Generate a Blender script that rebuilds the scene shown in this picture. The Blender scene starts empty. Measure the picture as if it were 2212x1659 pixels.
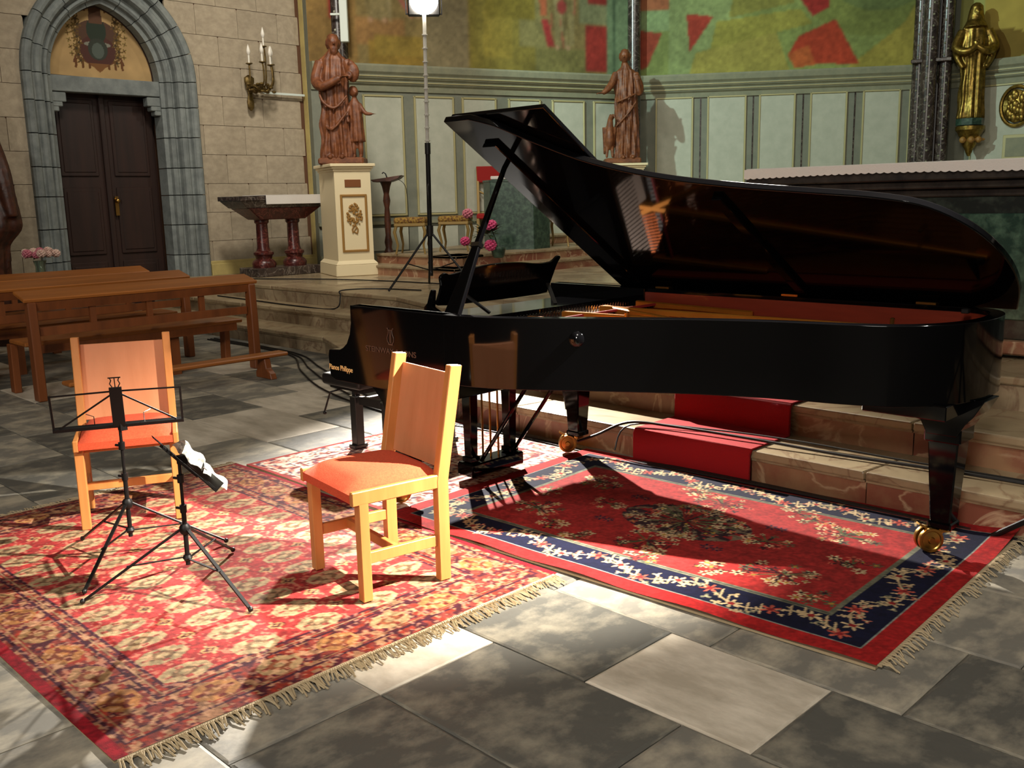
import bpy, math, random
import numpy as np
from mathutils import Matrix, Vector
random.seed(7); np.random.seed(7)
PI = math.pi
sc = bpy.context.scene
COL = sc.collection
# ------------------------------------------------------------------ camera
cam = bpy.data.cameras.new('camera'); cam_o = bpy.data.objects.new('camera', cam); COL.objects.link(cam_o)
F = 2080.0; PITCH = math.radians(10.9); ROLL = math.radians(-1.26); HC = 1.533
cam.sensor_fit = 'HORIZONTAL'; cam.sensor_width = 36.0; cam.lens = 36.0 * F / 2212.0
def to_w(v): s = math.sqrt(.5); return Vector((s*v[0]-s*v[1], s*v[0]+s*v[1], v[2]))
fwd = Vector((0, math.cos(PITCH), -math.sin(PITCH))); rt = Vector((1, 0, 0)); up = rt.cross(fwd)
r2 = rt*math.cos(ROLL)+up*math.sin(ROLL); u2 = -rt*math.sin(ROLL)+up*math.cos(ROLL)
R3 = Matrix((to_w(r2), to_w(u2), to_w(-fwd))).transposed()
cam_o.matrix_world = Matrix.Translation((0, 0, HC)) @ R3.to_4x4()
cam.clip_start = .05; cam.clip_end = 100
sc.camera = cam_o
# ------------------------------------------------------------------ world, lights, exposure
sc.view_settings.view_transform = 'Standard'; sc.view_settings.look = 'None'
sc.view_settings.gamma = 1.0; sc.view_settings.use_curve_mapping = False
sc.view_settings.exposure = 0.0
wd = bpy.data.worlds.new('world'); sc.world = wd; wd.use_nodes = True
wd.node_tree.nodes['Background'].inputs[0].default_value = (1.0, .92, .82, 1)
wd.node_tree.nodes['Background'].inputs[1].default_value = .06
def aim(o, p):
    d = Vector(p)-o.location; o.rotation_euler = d.to_track_quat('-Z', 'Y').to_euler()
def lamp(kind, name, loc, power, col, size=.1, target=None, **kw):
    l = bpy.data.lights.new(name, kind); o = bpy.data.objects.new(name, l); COL.objects.link(o)
    o.location = loc; l.energy = power; l.color = col
    if kind == 'AREA': l.size = size
    else: l.shadow_soft_size = size
    for k, v in kw.items(): setattr(l, k, v)
    if target is not None: aim(o, target)
    return o
LAMP_A = Vector((-8.25, 7.05, 3.55)); LAMP_B = Vector((-.42, 4.38, 3.42))
lamp('SPOT', 'floodlight_left_beam', LAMP_A+Vector((.13, -.12, -.08)), 9500, (1, .93, .83), .05, (-3.2, 3.35, 0), spot_size=math.radians(37), spot_blend=.95)
lamp('SPOT', 'floodlight_right_beam', LAMP_B, 7600, (1, .92, .80), .03, (-3.4, 2.8, 0), spot_size=math.radians(39.5), spot_blend=1.0)
lamp('POINT', 'floodlight_left_spill', LAMP_A+Vector((0, 0, .25)), 24, (1, .94, .80), .15)
lamp('AREA', 'nave_fill', (.5, -1.5, 7.5), 270, (1, .94, .86), 1.8, (-3, 3, 0))  # unseen area fill standing in for the church's general overhead light
lamp('AREA', 'nave_fill_far', (2.5, -8.5, 5.6), 540, (1, .93, .82), 1.2, (-3, 4, .8))  # unseen low fill added to reach under the lid and lift the front
lamp('AREA', 'transept_fill', (-7.8, 4.6, 7.5), 86, (1, .93, .82), 1.0, (-12.2, 8.6, 2), spread=math.radians(80))  # unseen fill added to brighten the left wall
lamp('SPOT', 'apse_lamp', (-9.6, 6.2, 6.8), 1950, (.74, 1, .92), .08, (-8.2, 16.5, 2.6), spot_size=math.radians(62), spot_blend=.5)
lamp('POINT', 'sanctuary_fill', (-6.0, 9.8, 6.6), 225, (1, .95, .84), .3)  # unseen fill added to raise the ambient light in the sanctuary

# ------------------------------------------------------------------ helpers
class MB:
    def __init__(s): s.v = []; s.f = []
    def add(s, vs, fs):
        n = len(s.v); s.v += [tuple(p) for p in vs]; s.f += [tuple(i+n for i in f) for f in fs]; return s
    def box(s, c, d, rz=0, M=None, rx=0, ry=0):
        x, y, z = d[0]/2, d[1]/2, d[2]/2
        vs = [Vector(p) for p in ((-x,-y,-z),(x,-y,-z),(x,y,-z),(-x,y,-z),(-x,-y,z),(x,-y,z),(x,y,z),(-x,y,z))]
        R = Matrix.Rotation(rz, 3, 'Z') @ Matrix.Rotation(ry, 3, 'Y') @ Matrix.Rotation(rx, 3, 'X')
        vs = [R@p+Vector(c) for p in vs]
        if M is not None: vs = [M@p for p in vs]
        return s.add(vs, [(3,2,1,0),(4,5,6,7),(0,1,5,4),(1,2,6,5),(2,3,7,6),(3,0,4,7)])
    def taper(s, c, d0, d1, h, rz=0):            # base at c, size d0 at the bottom, d1 on top
        R = Matrix.Rotation(rz, 3, 'Z'); vs = []
        for (dx, dy), z in ((d0, 0), (d1, h)):
            for a, b in ((-1,-1),(1,-1),(1,1),(-1,1)): vs.append(R@Vector((a*dx/2, b*dy/2, z))+Vector(c))
        return s.add(vs, [(3,2,1,0),(4,5,6,7),(0,1,5,4),(1,2,6,5),(2,3,7,6),(3,0,4,7)])
    def beam(s, a, b, w, h, w2=None, h2=None, upv=(0,0,1)):   # box from point a to point b
        a = Vector(a); b = Vector(b); d = (b-a).normalized(); u = Vector(upv)
        if abs(d.dot(u)) > .98: u = Vector((0, 1, 0))
        x = d.cross(u).normalized(); z = x.cross(d); w2 = w2 or w; h2 = h2 or h; vs = []
        for p, ww, hh in ((a, w, h), (b, w2, h2)):
            for i, j in ((-1,-1),(1,-1),(1,1),(-1,1)): vs.append(p+x*i*ww/2+z*j*hh/2)
        return s.add(vs, [(0,1,2,3),(7,6,5,4),(4,5,1,0),(5,6,2,1),(6,7,3,2),(7,4,0,3)])
    def tube(s, pts, r, n=8, closed=False):
        pts = [Vector(p) for p in pts]; m = len(pts); rs = r if isinstance(r, (list, tuple)) else [r]*m
        vs = []; prev = None
        for i, p in enumerate(pts):
            if closed: d = pts[(i+1) % m]-pts[i-1]
            else: d = pts[min(i+1, m-1)]-pts[max(i-1, 0)]
            d.normalize()
            if prev is None:
                a = Vector((0, 0, 1)) if abs(d.z) < .9 else Vector((1, 0, 0))
                x = d.cross(a).normalized()
            else:
                x = prev-d*prev.dot(d)
                x = x.normalized() if x.length > 1e-6 else d.orthogonal().normalized()
            prev = x; y = d.cross(x)
            for k in range(n):
                t = 2*PI*k/n; vs.append(p+(x*math.cos(t)+y*math.sin(t))*rs[i])
        fs = []
        for i in range(m if closed else m-1):
            j = (i+1) % m
            for k in range(n):
                l = (k+1) % n; fs.append((i*n+k, i*n+l, j*n+l, j*n+k))
        if not closed: fs += [tuple(range(n-1, -1, -1)), tuple(range((m-1)*n, m*n))]
        return s.add(vs, fs)
    def lathe(s, prof, n=16, c=(0,0,0), sx=1, sy=1, ph=0):
        vs = []; m = len(prof)
        for r, z in prof:
            for k in range(n):
                t = 2*PI*k/n+ph; vs.append((c[0]+r*sx*math.cos(t), c[1]+r*sy*math.sin(t), c[2]+z))
        fs = [(i*n+k, i*n+(k+1) % n, (i+1)*n+(k+1) % n, (i+1)*n+k) for i in range(m-1) for k in range(n)]
        fs += [tuple(range(n-1, -1, -1)), tuple(range((m-1)*n, m*n))]
        return s.add(vs, fs)
    def prism(s, poly, h0, h1, axis='z'):       # polygon extruded along an axis
        def P(a, b, h): return {'z': (a, b, h), 'y': (a, h, b), 'x': (h, a, b)}[axis]
        n = len(poly); vs = [P(a, b, h0) for a, b in poly]+[P(a, b, h1) for a, b in poly]
        fs = [tuple(range(n-1, -1, -1)), tuple(range(n, 2*n))]+[(i, (i+1) % n, n+(i+1) % n, n+i) for i in range(n)]
        return s.add(vs, fs)
    def ball(s, c, r, n=8, m=6, sx=1, sy=1, sz=1):
        prof = [(max(1e-4, math.sin(PI*i/m))*r, -math.cos(PI*i/m)*r*sz) for i in range(m+1)]
        return s.lathe(prof, n, c, sx, sy)
    def xf(s, M): s.v = [tuple(M@Vector(p)) for p in s.v]; return s
    def build(s, name, mat, parent=None, smooth=False, bevel=0, seg=1, **props):
        me = bpy.data.meshes.new(name); me.from_pydata(s.v, [], s.f); 
        me.materials.append(mat)
        import bmesh
        bm = bmesh.new(); bm.from_mesh(me); bmesh.ops.recalc_face_normals(bm, faces=bm.faces); bm.to_mesh(me); bm.free()
        if smooth:
            me.polygons.foreach_set('use_smooth', [True]*len(me.polygons)); me.set_sharp_from_angle(angle=math.radians(42))
        o = bpy.data.objects.new(name, me); COL.objects.link(o)
        if parent is not None: o.parent = parent
        if bevel:
            b = o.modifiers.new('bevel', 'BEVEL'); b.width = bevel; b.segments = seg; b.limit_method = 'ANGLE'; b.angle_limit = math.radians(40)
        for k, v in props.items(): o[k] = v
        return o
def tag(o, label, cat, group=None, kind=None):
    o['label'] = label; o['category'] = cat
    if group: o['group'] = group
    if kind: o['kind'] = kind
    return o
def thing(name, label, cat, loc=(0,0,0), rz=0, group=None):
    o = bpy.data.objects.new(name, None); COL.objects.link(o); o.location = loc; o.rotation_euler = (0, 0, rz)
    o.empty_display_size = .1
    return tag(o, label, cat, group)
def root(name, loc=(0,0,0), rz=0):
    o = bpy.data.objects.new(name, None); COL.objects.link(o); o.location = loc; o.rotation_euler = (0, 0, rz); o['kind'] = 'structure'
    return o
def copy_tree(o, parent=None):
    c = o.copy(); COL.objects.link(c)
    if parent is not None: c.parent = parent
    for ch in list(o.children): copy_tree(ch, c)
    return c
def lin(c):
    c = [x/255. for x in c]; return tuple(((x+.055)/1.055)**2.4 if x > .04045 else x/12.92 for x in c)
def mat(name, rgb, rough=.6, metal=0, rgb2=None, scale=8, detail=4, stretch=(1,1,1), bump=0, bscale=60, coat=0, rand=0, mix=(.35,.65), spec=.5, emis=0, coord='Object', rgb3=None, s3=3):
    m = bpy.data.materials.new(name); m.use_nodes = True; nt = m.node_tree; N = nt.nodes; L = nt.links
    b = N['Principled BSDF']; b.inputs['Roughness'].default_value = rough; b.inputs['Metallic'].default_value = metal
    b.inputs['Base Color'].default_value = (*lin(rgb), 1); b.inputs['Coat Weight'].default_value = coat
    b.inputs['Coat Roughness'].default_value = .03
    b.inputs['Specular IOR Level'].default_value = spec
    if emis: b.inputs['Emission Color'].default_value = (*lin(rgb), 1); b.inputs['Emission Strength'].default_value = emis
    tc = N.new('ShaderNodeTexCoord'); mp = N.new('ShaderNodeMapping'); mp.inputs['Scale'].default_value = stretch
    L.new(tc.outputs[coord], mp.inputs['Vector']); src = mp.outputs['Vector']
    if rand:
        oi = N.new('ShaderNodeObjectInfo'); va = N.new('ShaderNodeVectorMath'); va.operation = 'SCALE'; va.inputs[0].default_value = (37, 61, 23)
        L.new(oi.outputs['Random'], va.inputs['Scale']); ad = N.new('ShaderNodeVectorMath'); ad.operation = 'ADD'
        L.new(src, ad.inputs[0]); L.new(va.outputs[0], ad.inputs[1]); src = ad.outputs[0]
    out = None
    if rgb2:
        n = N.new('ShaderNodeTexNoise'); n.inputs['Scale'].default_value = scale; n.inputs['Detail'].default_value = detail; n.inputs['Roughness'].default_value = .62
        L.new(src, n.inputs['Vector']); cr = N.new('ShaderNodeValToRGB')
        cr.color_ramp.elements[0].position = mix[0]; cr.color_ramp.elements[1].position = mix[1]
        cr.color_ramp.elements[0].color = (*lin(rgb), 1); cr.color_ramp.elements[1].color = (*lin(rgb2), 1)
        L.new(n.outputs['Fac'], cr.inputs['Fac']); out = cr.outputs['Color']
    if rgb3:
        n = N.new('ShaderNodeTexNoise'); n.inputs['Scale'].default_value = s3; n.inputs['Detail'].default_value = 6; n.inputs['Distortion'].default_value = 1.6
        L.new(src, n.inputs['Vector']); cr = N.new('ShaderNodeValToRGB')
        e = cr.color_ramp.elements; e[0].position = .47; e[0].color = (0,0,0,1); e[1].position = .53; e[1].color = (0,0,0,1); k = e.new(.5); k.color = (.75,.75,.75,1)
        L.new(n.outputs['Fac'], cr.inputs['Fac']); mx = N.new('ShaderNodeMix'); mx.data_type = 'RGBA'
        L.new(cr.outputs['Color'], mx.inputs[0]); mx.inputs[7].default_value = (*lin(rgb3), 1)
        if out: L.new(out, mx.inputs[6])
        else: mx.inputs[6].default_value = (*lin(rgb), 1)
        out = mx.outputs[2]
    if rand:
        oi2 = N.new('ShaderNodeObjectInfo'); mr = N.new('ShaderNodeMapRange'); mr.inputs[3].default_value = 1-rand; mr.inputs[4].default_value = 1+rand
        L.new(oi2.outputs['Random'], mr.inputs[0]); hv = N.new('ShaderNodeHueSaturation'); L.new(mr.outputs[0], hv.inputs['Value'])
        if out: L.new(out, hv.inputs['Color'])
        else: hv.inputs['Color'].default_value = (*lin(rgb), 1)
        out = hv.outputs['Color']
    if out: L.new(out, b.inputs['Base Color'])
    if bump:
        n = N.new('ShaderNodeTexNoise'); n.inputs['Scale'].default_value = bscale; n.inputs['Detail'].default_value = 5
        L.new(src, n.inputs['Vector']); bp = N.new('ShaderNodeBump'); bp.inputs['Strength'].default_value = bump; bp.inputs['Distance'].default_value = .01
        L.new(n.outputs['Fac'], bp.inputs['Height']); L.new(bp.outputs[0], b.inputs['Normal'])
    return m
def wood(name, a, b, rough=.45, ring=14, stretch=(1, 1, .08), coat=0, rand=.0):
    return mat(name, a, rough, rgb2=b, scale=ring, detail=6, stretch=stretch, bump=.06, bscale=40, coat=coat, rand=rand, mix=(.3,.72))
def vmat(name, rough=.9, bump=.3, bscale=260, sheen=0):
    m = bpy.data.materials.new(name); m.use_nodes = True; N = m.node_tree.nodes; L = m.node_tree.links; b = N['Principled BSDF']
    a = N.new('ShaderNodeVertexColor'); a.layer_name = 'paint'; L.new(a.outputs[0], b.inputs['Base Color']); b.inputs['Roughness'].default_value = rough
    b.inputs['Specular IOR Level'].default_value = .2
    tc = N.new('ShaderNodeTexCoord'); n = N.new('ShaderNodeTexNoise'); n.inputs['Scale'].default_value = bscale; L.new(tc.outputs['Object'], n.inputs['Vector'])
    bp = N.new('ShaderNodeBump'); bp.inputs['Strength'].default_value = bump; bp.inputs['Distance'].default_value = .004
    L.new(n.outputs['Fac'], bp.inputs['Height']); L.new(bp.outputs[0], b.inputs['Normal'])
    return m
# numpy painting on a grid mesh
def vnoise(U, V, scale, seed=0, octaves=1):
    out = np.zeros_like(U); amp = 1; tot = 0
    for o in range(octaves):
        rs = np.random.RandomState(seed+o*17); g = rs.rand(64, 64); u = U*scale; v = V*scale
        iu = np.floor(u).astype(int); iv = np.floor(v).astype(int); fu = u-iu; fv = v-iv; fu = fu*fu*(3-2*fu); fv = fv*fv*(3-2*fv)
        a = g[iu % 64, iv % 64]; b = g[(iu+1) % 64, iv % 64]; c = g[iu % 64, (iv+1) % 64]; d = g[(iu+1) % 64, (iv+1) % 64]
        out += amp*((a*(1-fu)+b*fu)*(1-fv)+(c*(1-fu)+d*fu)*fv); tot += amp; amp *= .5; scale *= 2
    return out/tot
class Paint:
    def __init__(s, w, h, res, base):
        s.nx = int(w/res)+1; s.ny = int(h/res)+1; s.w = w; s.h = h
        s.V, s.U = np.meshgrid(np.linspace(0, h, s.ny), np.linspace(0, w, s.nx), indexing='ij')
        s.C = np.empty((s.ny, s.nx, 3)); s.C[:] = base
    def put(s, mask, c, a=1.0):
        c = np.array(c, float); m = (mask*a)[..., None] if mask.dtype != bool else (mask.astype(float)*a)[..., None]
        s.C = s.C*(1-m)+c*m; return s
    def rect(s, u0, v0, u1, v1): return (s.U >= u0) & (s.U <= u1) & (s.V >= v0) & (s.V <= v1)
    def ell(s, u, v, a, b, rot=0):
        du = s.U-u; dv = s.V-v; c, n = math.cos(rot), math.sin(rot)
        return ((du*c+dv*n)/a)**2+((-du*n+dv*c)/b)**2 <= 1
    def poly(s, pts):
        m = np.zeros(s.U.shape, bool); n = len(pts)
        for i in range(n):
            (x1, y1), (x2, y2) = pts[i], pts[(i+1) % n]
            if y1 == y2: continue
            c = ((s.V >= min(y1, y2)) & (s.V < max(y1, y2)) & (s.U < (x2-x1)*(s.V-y1)/(y2-y1)+x1)); m ^= c
        return m
    def window(s, u, v, r):
        dx = s.w/(s.nx-1); dy = s.h/(s.ny-1)
        return (slice(max(0, int((v-r)/dy)), max(0, int((v+r)/dy)+2)), slice(max(0, int((u-r)/dx)), max(0, int((u+r)/dx)+2)))
    def flower(s, u, v, r, c1, c2, k=6, ph=0, sq=1.0):
        w = s.window(u, v, r); du = s.U[w]-u; dv = (s.V[w]-v)/sq; rr = np.hypot(du, dv); th = np.arctan2(dv, du)+ph
        e = r*(.62+.38*np.cos(k*th)); m = rr < e; s.C[w][m] = c1; s.C[w][rr < r*.33] = c2
    def stroke(s, pts, wd, c):
        for (a, b), (d, e) in zip(pts[:-1], pts[1:]):
            w = s.window((a+d)/2, (b+e)/2, math.hypot(a-d, b-e)/2+wd*2); U = s.U[w]; V = s.V[w]
            l2 = (d-a)**2+(e-b)**2+1e-9; t = np.clip(((U-a)*(d-a)+(V-b)*(e-b))/l2, 0, 1)
            m = np.hypot(U-a-t*(d-a), V-b-t*(e-b)) < wd; s.C[w][m] = c
    def blur(s, n=2):
        for _ in range(n):
            P_ = np.pad(s.C, ((1, 1), (1, 1), (0, 0)), 'edge'); s.C = (P_[:-2, 1:-1]+P_[2:, 1:-1]+P_[1:-1, :-2]+P_[1:-1, 2:]+2*P_[1:-1, 1:-1])/6
        return s
    def noise(s, amp, scale, seed=0, octv=3): 
        n = vnoise(s.U+3, s.V+5, scale, seed, octv)*2-1; s.C = np.clip(s.C*(1+amp*n[..., None]), 0, 255); return s
    def mesh(s, name, m, P0, du, dv, zf=None, parent=None, nrm=None, **props):
        P0 = np.array(P0, float); du = np.array(du, float); dv = np.array(dv, float)
        co = P0+s.U[..., None]*du+s.V[..., None]*dv
        if zf is not None: co = co+np.array(nrm if nrm is not None else (0,0,1.))*zf(s.U, s.V)[..., None]
        me = bpy.data.meshes.new(name); nv = s.nx*s.ny; nf = (s.nx-1)*(s.ny-1)
        me.vertices.add(nv); me.vertices.foreach_set('co', co.reshape(-1).astype(np.float32))
        idx = np.arange(nv).reshape(s.ny, s.nx); q = np.stack([idx[:-1,:-1], idx[:-1,1:], idx[1:,1:], idx[1:,:-1]], -1).reshape(-1)
        me.loops.add(nf*4); me.loops.foreach_set('vertex_index', q.astype(np.int32)); me.polygons.add(nf)
        me.polygons.foreach_set('loop_start', (np.arange(nf)*4).astype(np.int32)); me.update(calc_edges=True)
        me.polygons.foreach_set('use_smooth', np.ones(nf, bool))
        x = np.clip(s.C, 0, 255)/255.; x = np.where(x > .04045, ((x+.055)/1.055)**2.4, x/12.92)
        col = np.ones((nv, 4), np.float32); col[:, :3] = x.reshape(-1, 3)
        at = me.color_attributes.new('paint', 'FLOAT_COLOR', 'POINT'); at.data.foreach_set('color', col.reshape(-1))
        me.materials.append(m); o = bpy.data.objects.new(name, me); COL.objects.link(o)
        if parent is not None: o.parent = parent
        for k, v in props.items(): o[k] = v
        return o
UNIT = {}
def unit_block(name, m, c, d, parent, ch=.012, rz=0, mesh_key=None):
    # chamfered block from a shared mesh scaled to size; ch relative chamfer
    key = (name, m.name)
    if key not in UNIT:
        b = MB(); k = .5-.018
        vs = []
        for z, e in ((-.5, .5), (.44, .5), (.5, k)):
            for i, j in ((-1,-1),(1,-1),(1,1),(-1,1)): vs.append((i*e, j*e, z))
        fs = [(3,2,1,0), (8,9,10,11)]+[(r*4+i, r*4+(i+1) % 4, r*4+4+(i+1) % 4, r*4+4+i) for r in range(2) for i in range(4)]
        me = bpy.data.meshes.new(name); me.from_pydata(vs, [], fs); me.materials.append(m); UNIT[key] = me
    o = bpy.data.objects.new(name, UNIT[key]); COL.objects.link(o); o.location = c; o.scale = d; o.rotation_euler = (0, 0, rz)
    if parent is not None: o.parent = parent
    return o
# ------------------------------------------------------------------ materials
M_LACQ = mat('black_lacquer', (5,5,6), .07, spec=.30, coat=0)
M_BLACK = mat('black_paint', (16,15,15), .45)
M_BLKMET = mat('black_metal', (15,14,14), .5, spec=.3)
M_BRASS = mat('brass', (188,146,78), .3, metal=1)
M_GOLDPLATE = mat('gold_plate', (205,130,45), .38, metal=.75, rgb2=(190,115,38), scale=5)
M_WEB_SHADE = mat('shade_darkened_web', (70,44,22), .4, metal=.4)  # gold plate colour darkened to stand in for shade over the web
M_MAHOG = wood('mahogany_inner_rim', (132,48,30), (104,36,22), .35, stretch=(.1,1,1), coat=.3)
M_SPRUCE = wood('spruce_soundboard', (156,92,40), (132,76,32), .35, stretch=(.1,1,1))
M_OLDBR = mat('old_brass', (128,106,58), .45, metal=.7, rgb2=(84,66,36), scale=20)
M_COPPER = mat('copper_strings', (190,100,55), .35, metal=1)
M_CHROME = mat('chrome', (190,190,190), .12, metal=1)
M_ALU = mat('aluminium', (205,202,192), .4, metal=.35)
M_IVORY = mat('ivory_keys', (225,220,205), .25)
M_OAK = wood('chair_oak', (204,138,76), (176,108,54), .42, ring=10)
M_PANEL = wood('chair_panel_ply', (208,140,98), (186,118,76), .5, ring=6)
M_SEAT = mat('orange_red_fabric', (212,84,48), .95, rgb2=(198,70,38), scale=120, bump=.35, bscale=500)
M_PEW = wood('pew_oak', (182,112,50), (140,80,32), .4, ring=8, stretch=(1,.06,1))
M_PEWD = wood('pew_oak_posts', (140,78,38), (104,56,26), .45, ring=8)
M_SLAB_D = mat('slab_dark', (92,91,85), .62, rgb2=(146,140,124), stretch=(1,.5,1), scale=5, detail=15, mix=(.46,.66), bump=.3, bscale=14, rand=.12, coord='Object')
M_SLAB_M = mat('slab_mid', (124,121,112), .62, rgb2=(182,173,153), stretch=(1,.5,1), scale=4.5, detail=15, mix=(.44,.66), bump=.25, bscale=14, rand=.12)
M_SLAB_L = mat('slab_light', (216,206,188), .62, rgb2=(176,166,148), stretch=(.6,1,1), scale=4, detail=9, bump=.2, bscale=12, rand=.08)
M_JOINT = mat('floor_joint', (74,70,62), .9)
M_STONE = mat('wall_stone', (174,160,136), .85, rgb2=(156,143,121), scale=5, bump=.2, bscale=40, rand=.05)
M_MORTAR = mat('wall_mortar', (98,66,44), .9)
M_BLUEST = mat('blue_grey_stone', (130,136,132), .8, rgb2=(106,112,110), scale=6, bump=.3, bscale=30, rand=.1)
M_BLUEJT = mat('blue_stone_joint', (62,64,66), .9)
M_DOOR = wood('door_walnut', (50,28,20), (32,18,13), .5, ring=8)
M_TRIMY = mat('yellow_trim', (184,166,104), .7, rgb2=(166,148,92), scale=4)
M_MARB_D = mat('dark_marble_shaft', (38,32,30), .25, rgb2=(70,58,52), scale=9, rgb3=(120,110,100), s3=5)
M_MARB_R = mat('red_marble', (74,28,24), .3, rgb2=(52,18,16), scale=14, rgb3=(130,70,60), s3=7)
M_STEP = mat('step_stone', (168,150,118), .38, rgb2=(140,122,94), scale=2.5, detail=8, bump=.08, bscale=20, rand=.06, rgb3=(122,96,72), s3=2)
M_PLAT = mat('polished_paving', (172,154,124), .2, rgb2=(146,128,100), scale=3, detail=9, rand=.08)
M_STEPR = mat('step_riser_marble', (134,80,62), .35, rgb2=(160,122,90), scale=2.2, detail=9, rand=.06, rgb3=(198,170,136), s3=2.2, mix=(.4,.6))
M_STEPG = mat('step_riser_stone', (172,154,124), .45, rgb2=(120,102,78), scale=2.5, detail=8, rand=.08, rgb3=(110,84,64), s3=2)
M_REDCARP = mat('red_runner', (168,8,18), .95, rgb2=(148,6,14), scale=200, bump=.3, bscale=600)
M_STILE = mat('wainscot_stile', (124,126,110), .7, rgb2=(112,116,102), scale=5)
M_PANELW = mat('wainscot_panel', (184,186,168), .75, rgb2=(173,176,158), scale=6)
M_GILT = mat('gilt_moulding', (176,168,122), .5, metal=.15)
M_CORN = mat('cornice_paint', (138,138,112), .7, rgb2=(124,126,104), scale=6)
M_CREAM = mat('cream_pedestal', (226,210,170), .6)
M_BROWNPL = mat('brown_plaque', (120,70,30), .6)
M_CARVE = mat('ochre_carving', (150,110,50), .6)
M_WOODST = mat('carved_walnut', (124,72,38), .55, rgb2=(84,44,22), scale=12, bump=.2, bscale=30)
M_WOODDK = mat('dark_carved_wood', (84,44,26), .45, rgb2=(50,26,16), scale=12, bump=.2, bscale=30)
M_GOLD = mat('gilded_wood', (160,132,62), .34, metal=.85, rgb2=(96,78,34), scale=15, bump=.25, bscale=30)
M_GREENM = mat('green_marble', (34,56,46), .3, rgb2=(82,108,88), scale=16, detail=12, mix=(.42,.75))
M_ALTAR = mat('dark_green_marble', (28,32,29), .3, rgb2=(62,70,60), scale=12, detail=12, mix=(.45,.75))
M_ALTTOP = mat('altar_slab_marble', (62,56,50), .25, rgb2=(42,38,36), scale=9)
M_LINEN = mat('white_linen', (214,208,200), .9, bump=.2, bscale=90)
M_WHITE = mat('white_enamel', (214,224,214), .5)
M_PAPER = mat('paper', (200,198,186), .8, rgb2=(120,120,112), scale=30, mix=(.5,.62))
M_CABLE = mat('black_cable', (14,13,13), .5)
M_CUSH = mat('tapestry_cushion', (150,118,48), .9, rgb2=(96,62,30), scale=38, mix=(.45,.55))
M_GILTW = mat('gilt_wood', (150,124,72), .4, metal=.4)
M_REDVEL = mat('red_velvet', (150,26,22), .9)
M_LEAF = mat('leaf', (46,66,26), .6, rgb2=(30,48,18), scale=20)
M_PINK = mat('pink_petals', (190,40,96), .7, rgb2=(220,96,140), scale=40)
M_PALEP = mat('pale_pink_petals', (214,140,150), .7, rgb2=(190,96,116), scale=40)
M_WHITEP = mat('cream_petals', (232,206,188), .7, rgb2=(214,172,160), scale=30)
M_GLASS = mat('vase_glass', (150,170,150), .1); M_GLASS.node_tree.nodes['Principled BSDF'].inputs['Transmission Weight'].default_value = .8
M_LAMPF = mat('lit_lamp_glass', (255,246,228), .4, emis=60)
M_BULB = mat('white_bulb_glass', (226,220,206), .3)
M_FRINGE = mat('cream_fringe', (172,154,122), .95)
M_GILTTXT = mat('gold_lettering', (245,205,135), .5, emis=0)
M_DIMTXT = mat('bronze_lettering', (92,70,58), .4)
M_RUG = vmat('rug_pile', .95, .4, 300); M_MURAL = vmat('mural_paint', .85, .15, 120)
# projection helper: only used to leave out pieces that stand wholly outside the view
RT = R3.transposed()
def in_view(p, m=120):
    v = RT @ (Vector(p)-Vector((0, 0, HC)))
    if v.z > -.3: return False
    x = 1106+F*v.x/-v.z; y = 829.5-F*v.y/-v.z
    return -m < x < 2212+m and -m < y < 1659+m
# ================================================================== STRUCTURE
# ---- floor
fl = MB().box((-5, 4, -.07), (24, 24, .1)).build('floor', M_JOINT, kind='structure')
rows = [-.6, -.02, .55, 1.15, 1.68, 2.18, 2.66, 3.2, 3.78, 4.3, 4.9, 5.75]
rnd = random.Random(11)
fixed = {5: [(-1.27, -1.88, 'L'), (-.35, -1.27, 'D'), (-1.88, -2.62, 'D')], 6: [(-1.05, -1.72, 'M'), (-.45, -1.05, 'D'), (-1.72, -2.45, 'M')], 4: [(-1.5, -2.3, 'D'), (-.75, -1.5, 'M'), (-2.3, -2.75, 'L')]}
MS = {'D': M_SLAB_D, 'M': M_SLAB_M, 'L': M_SLAB_L}
def slab(x0, x1, y0, y1, k):
    if x1 < x0: x0, x1 = x1, x0
    c = ((x0+x1)/2, (y0+y1)/2)
    if not any(in_view((x, y, 0)) for x in (x0, c[0], x1) for y in (y0, c[1], y1)): return
    # under the steps
    lim = 5.5 if c[0] < -8.3 else (4.45 if c[0] > -5.6 else 4.45+(-5.6-c[0])*.42)
    if y0 > lim: return
    if -13.1 > x0: return
    unit_block('stone_slab', MS[k], (c[0], c[1], -.03+rnd.uniform(-.0015, .001)), (x1-x0-.004, y1-y0-.004, .06), fl)
for r in range(len(rows)-1):
    y0, y1 = rows[r], rows[r+1]; f = fixed.get(r)
    if f:
        for a, b, k in f: slab(a, b, y0, y1, k)
        xr = max(max(a, b) for a, b, k in f); xl = min(min(a, b) for a, b, k in f)
    else: xr = xl = -1.0+rnd.uniform(-.3, .3)
    last = 'D'
    x = xl
    while x > -13:
        w = rnd.uniform(.55, 1.05); k = rnd.choice('DDMMML' if last != 'L' else 'DDM'); slab(x-w, x, y0, y1, k); x -= w; last = k
    x = xr
    while x < 1.4:
        w = rnd.uniform(.5, .9); k = rnd.choice('DMM'); slab(x, x+w, y0, y1, k); x += w
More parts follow.
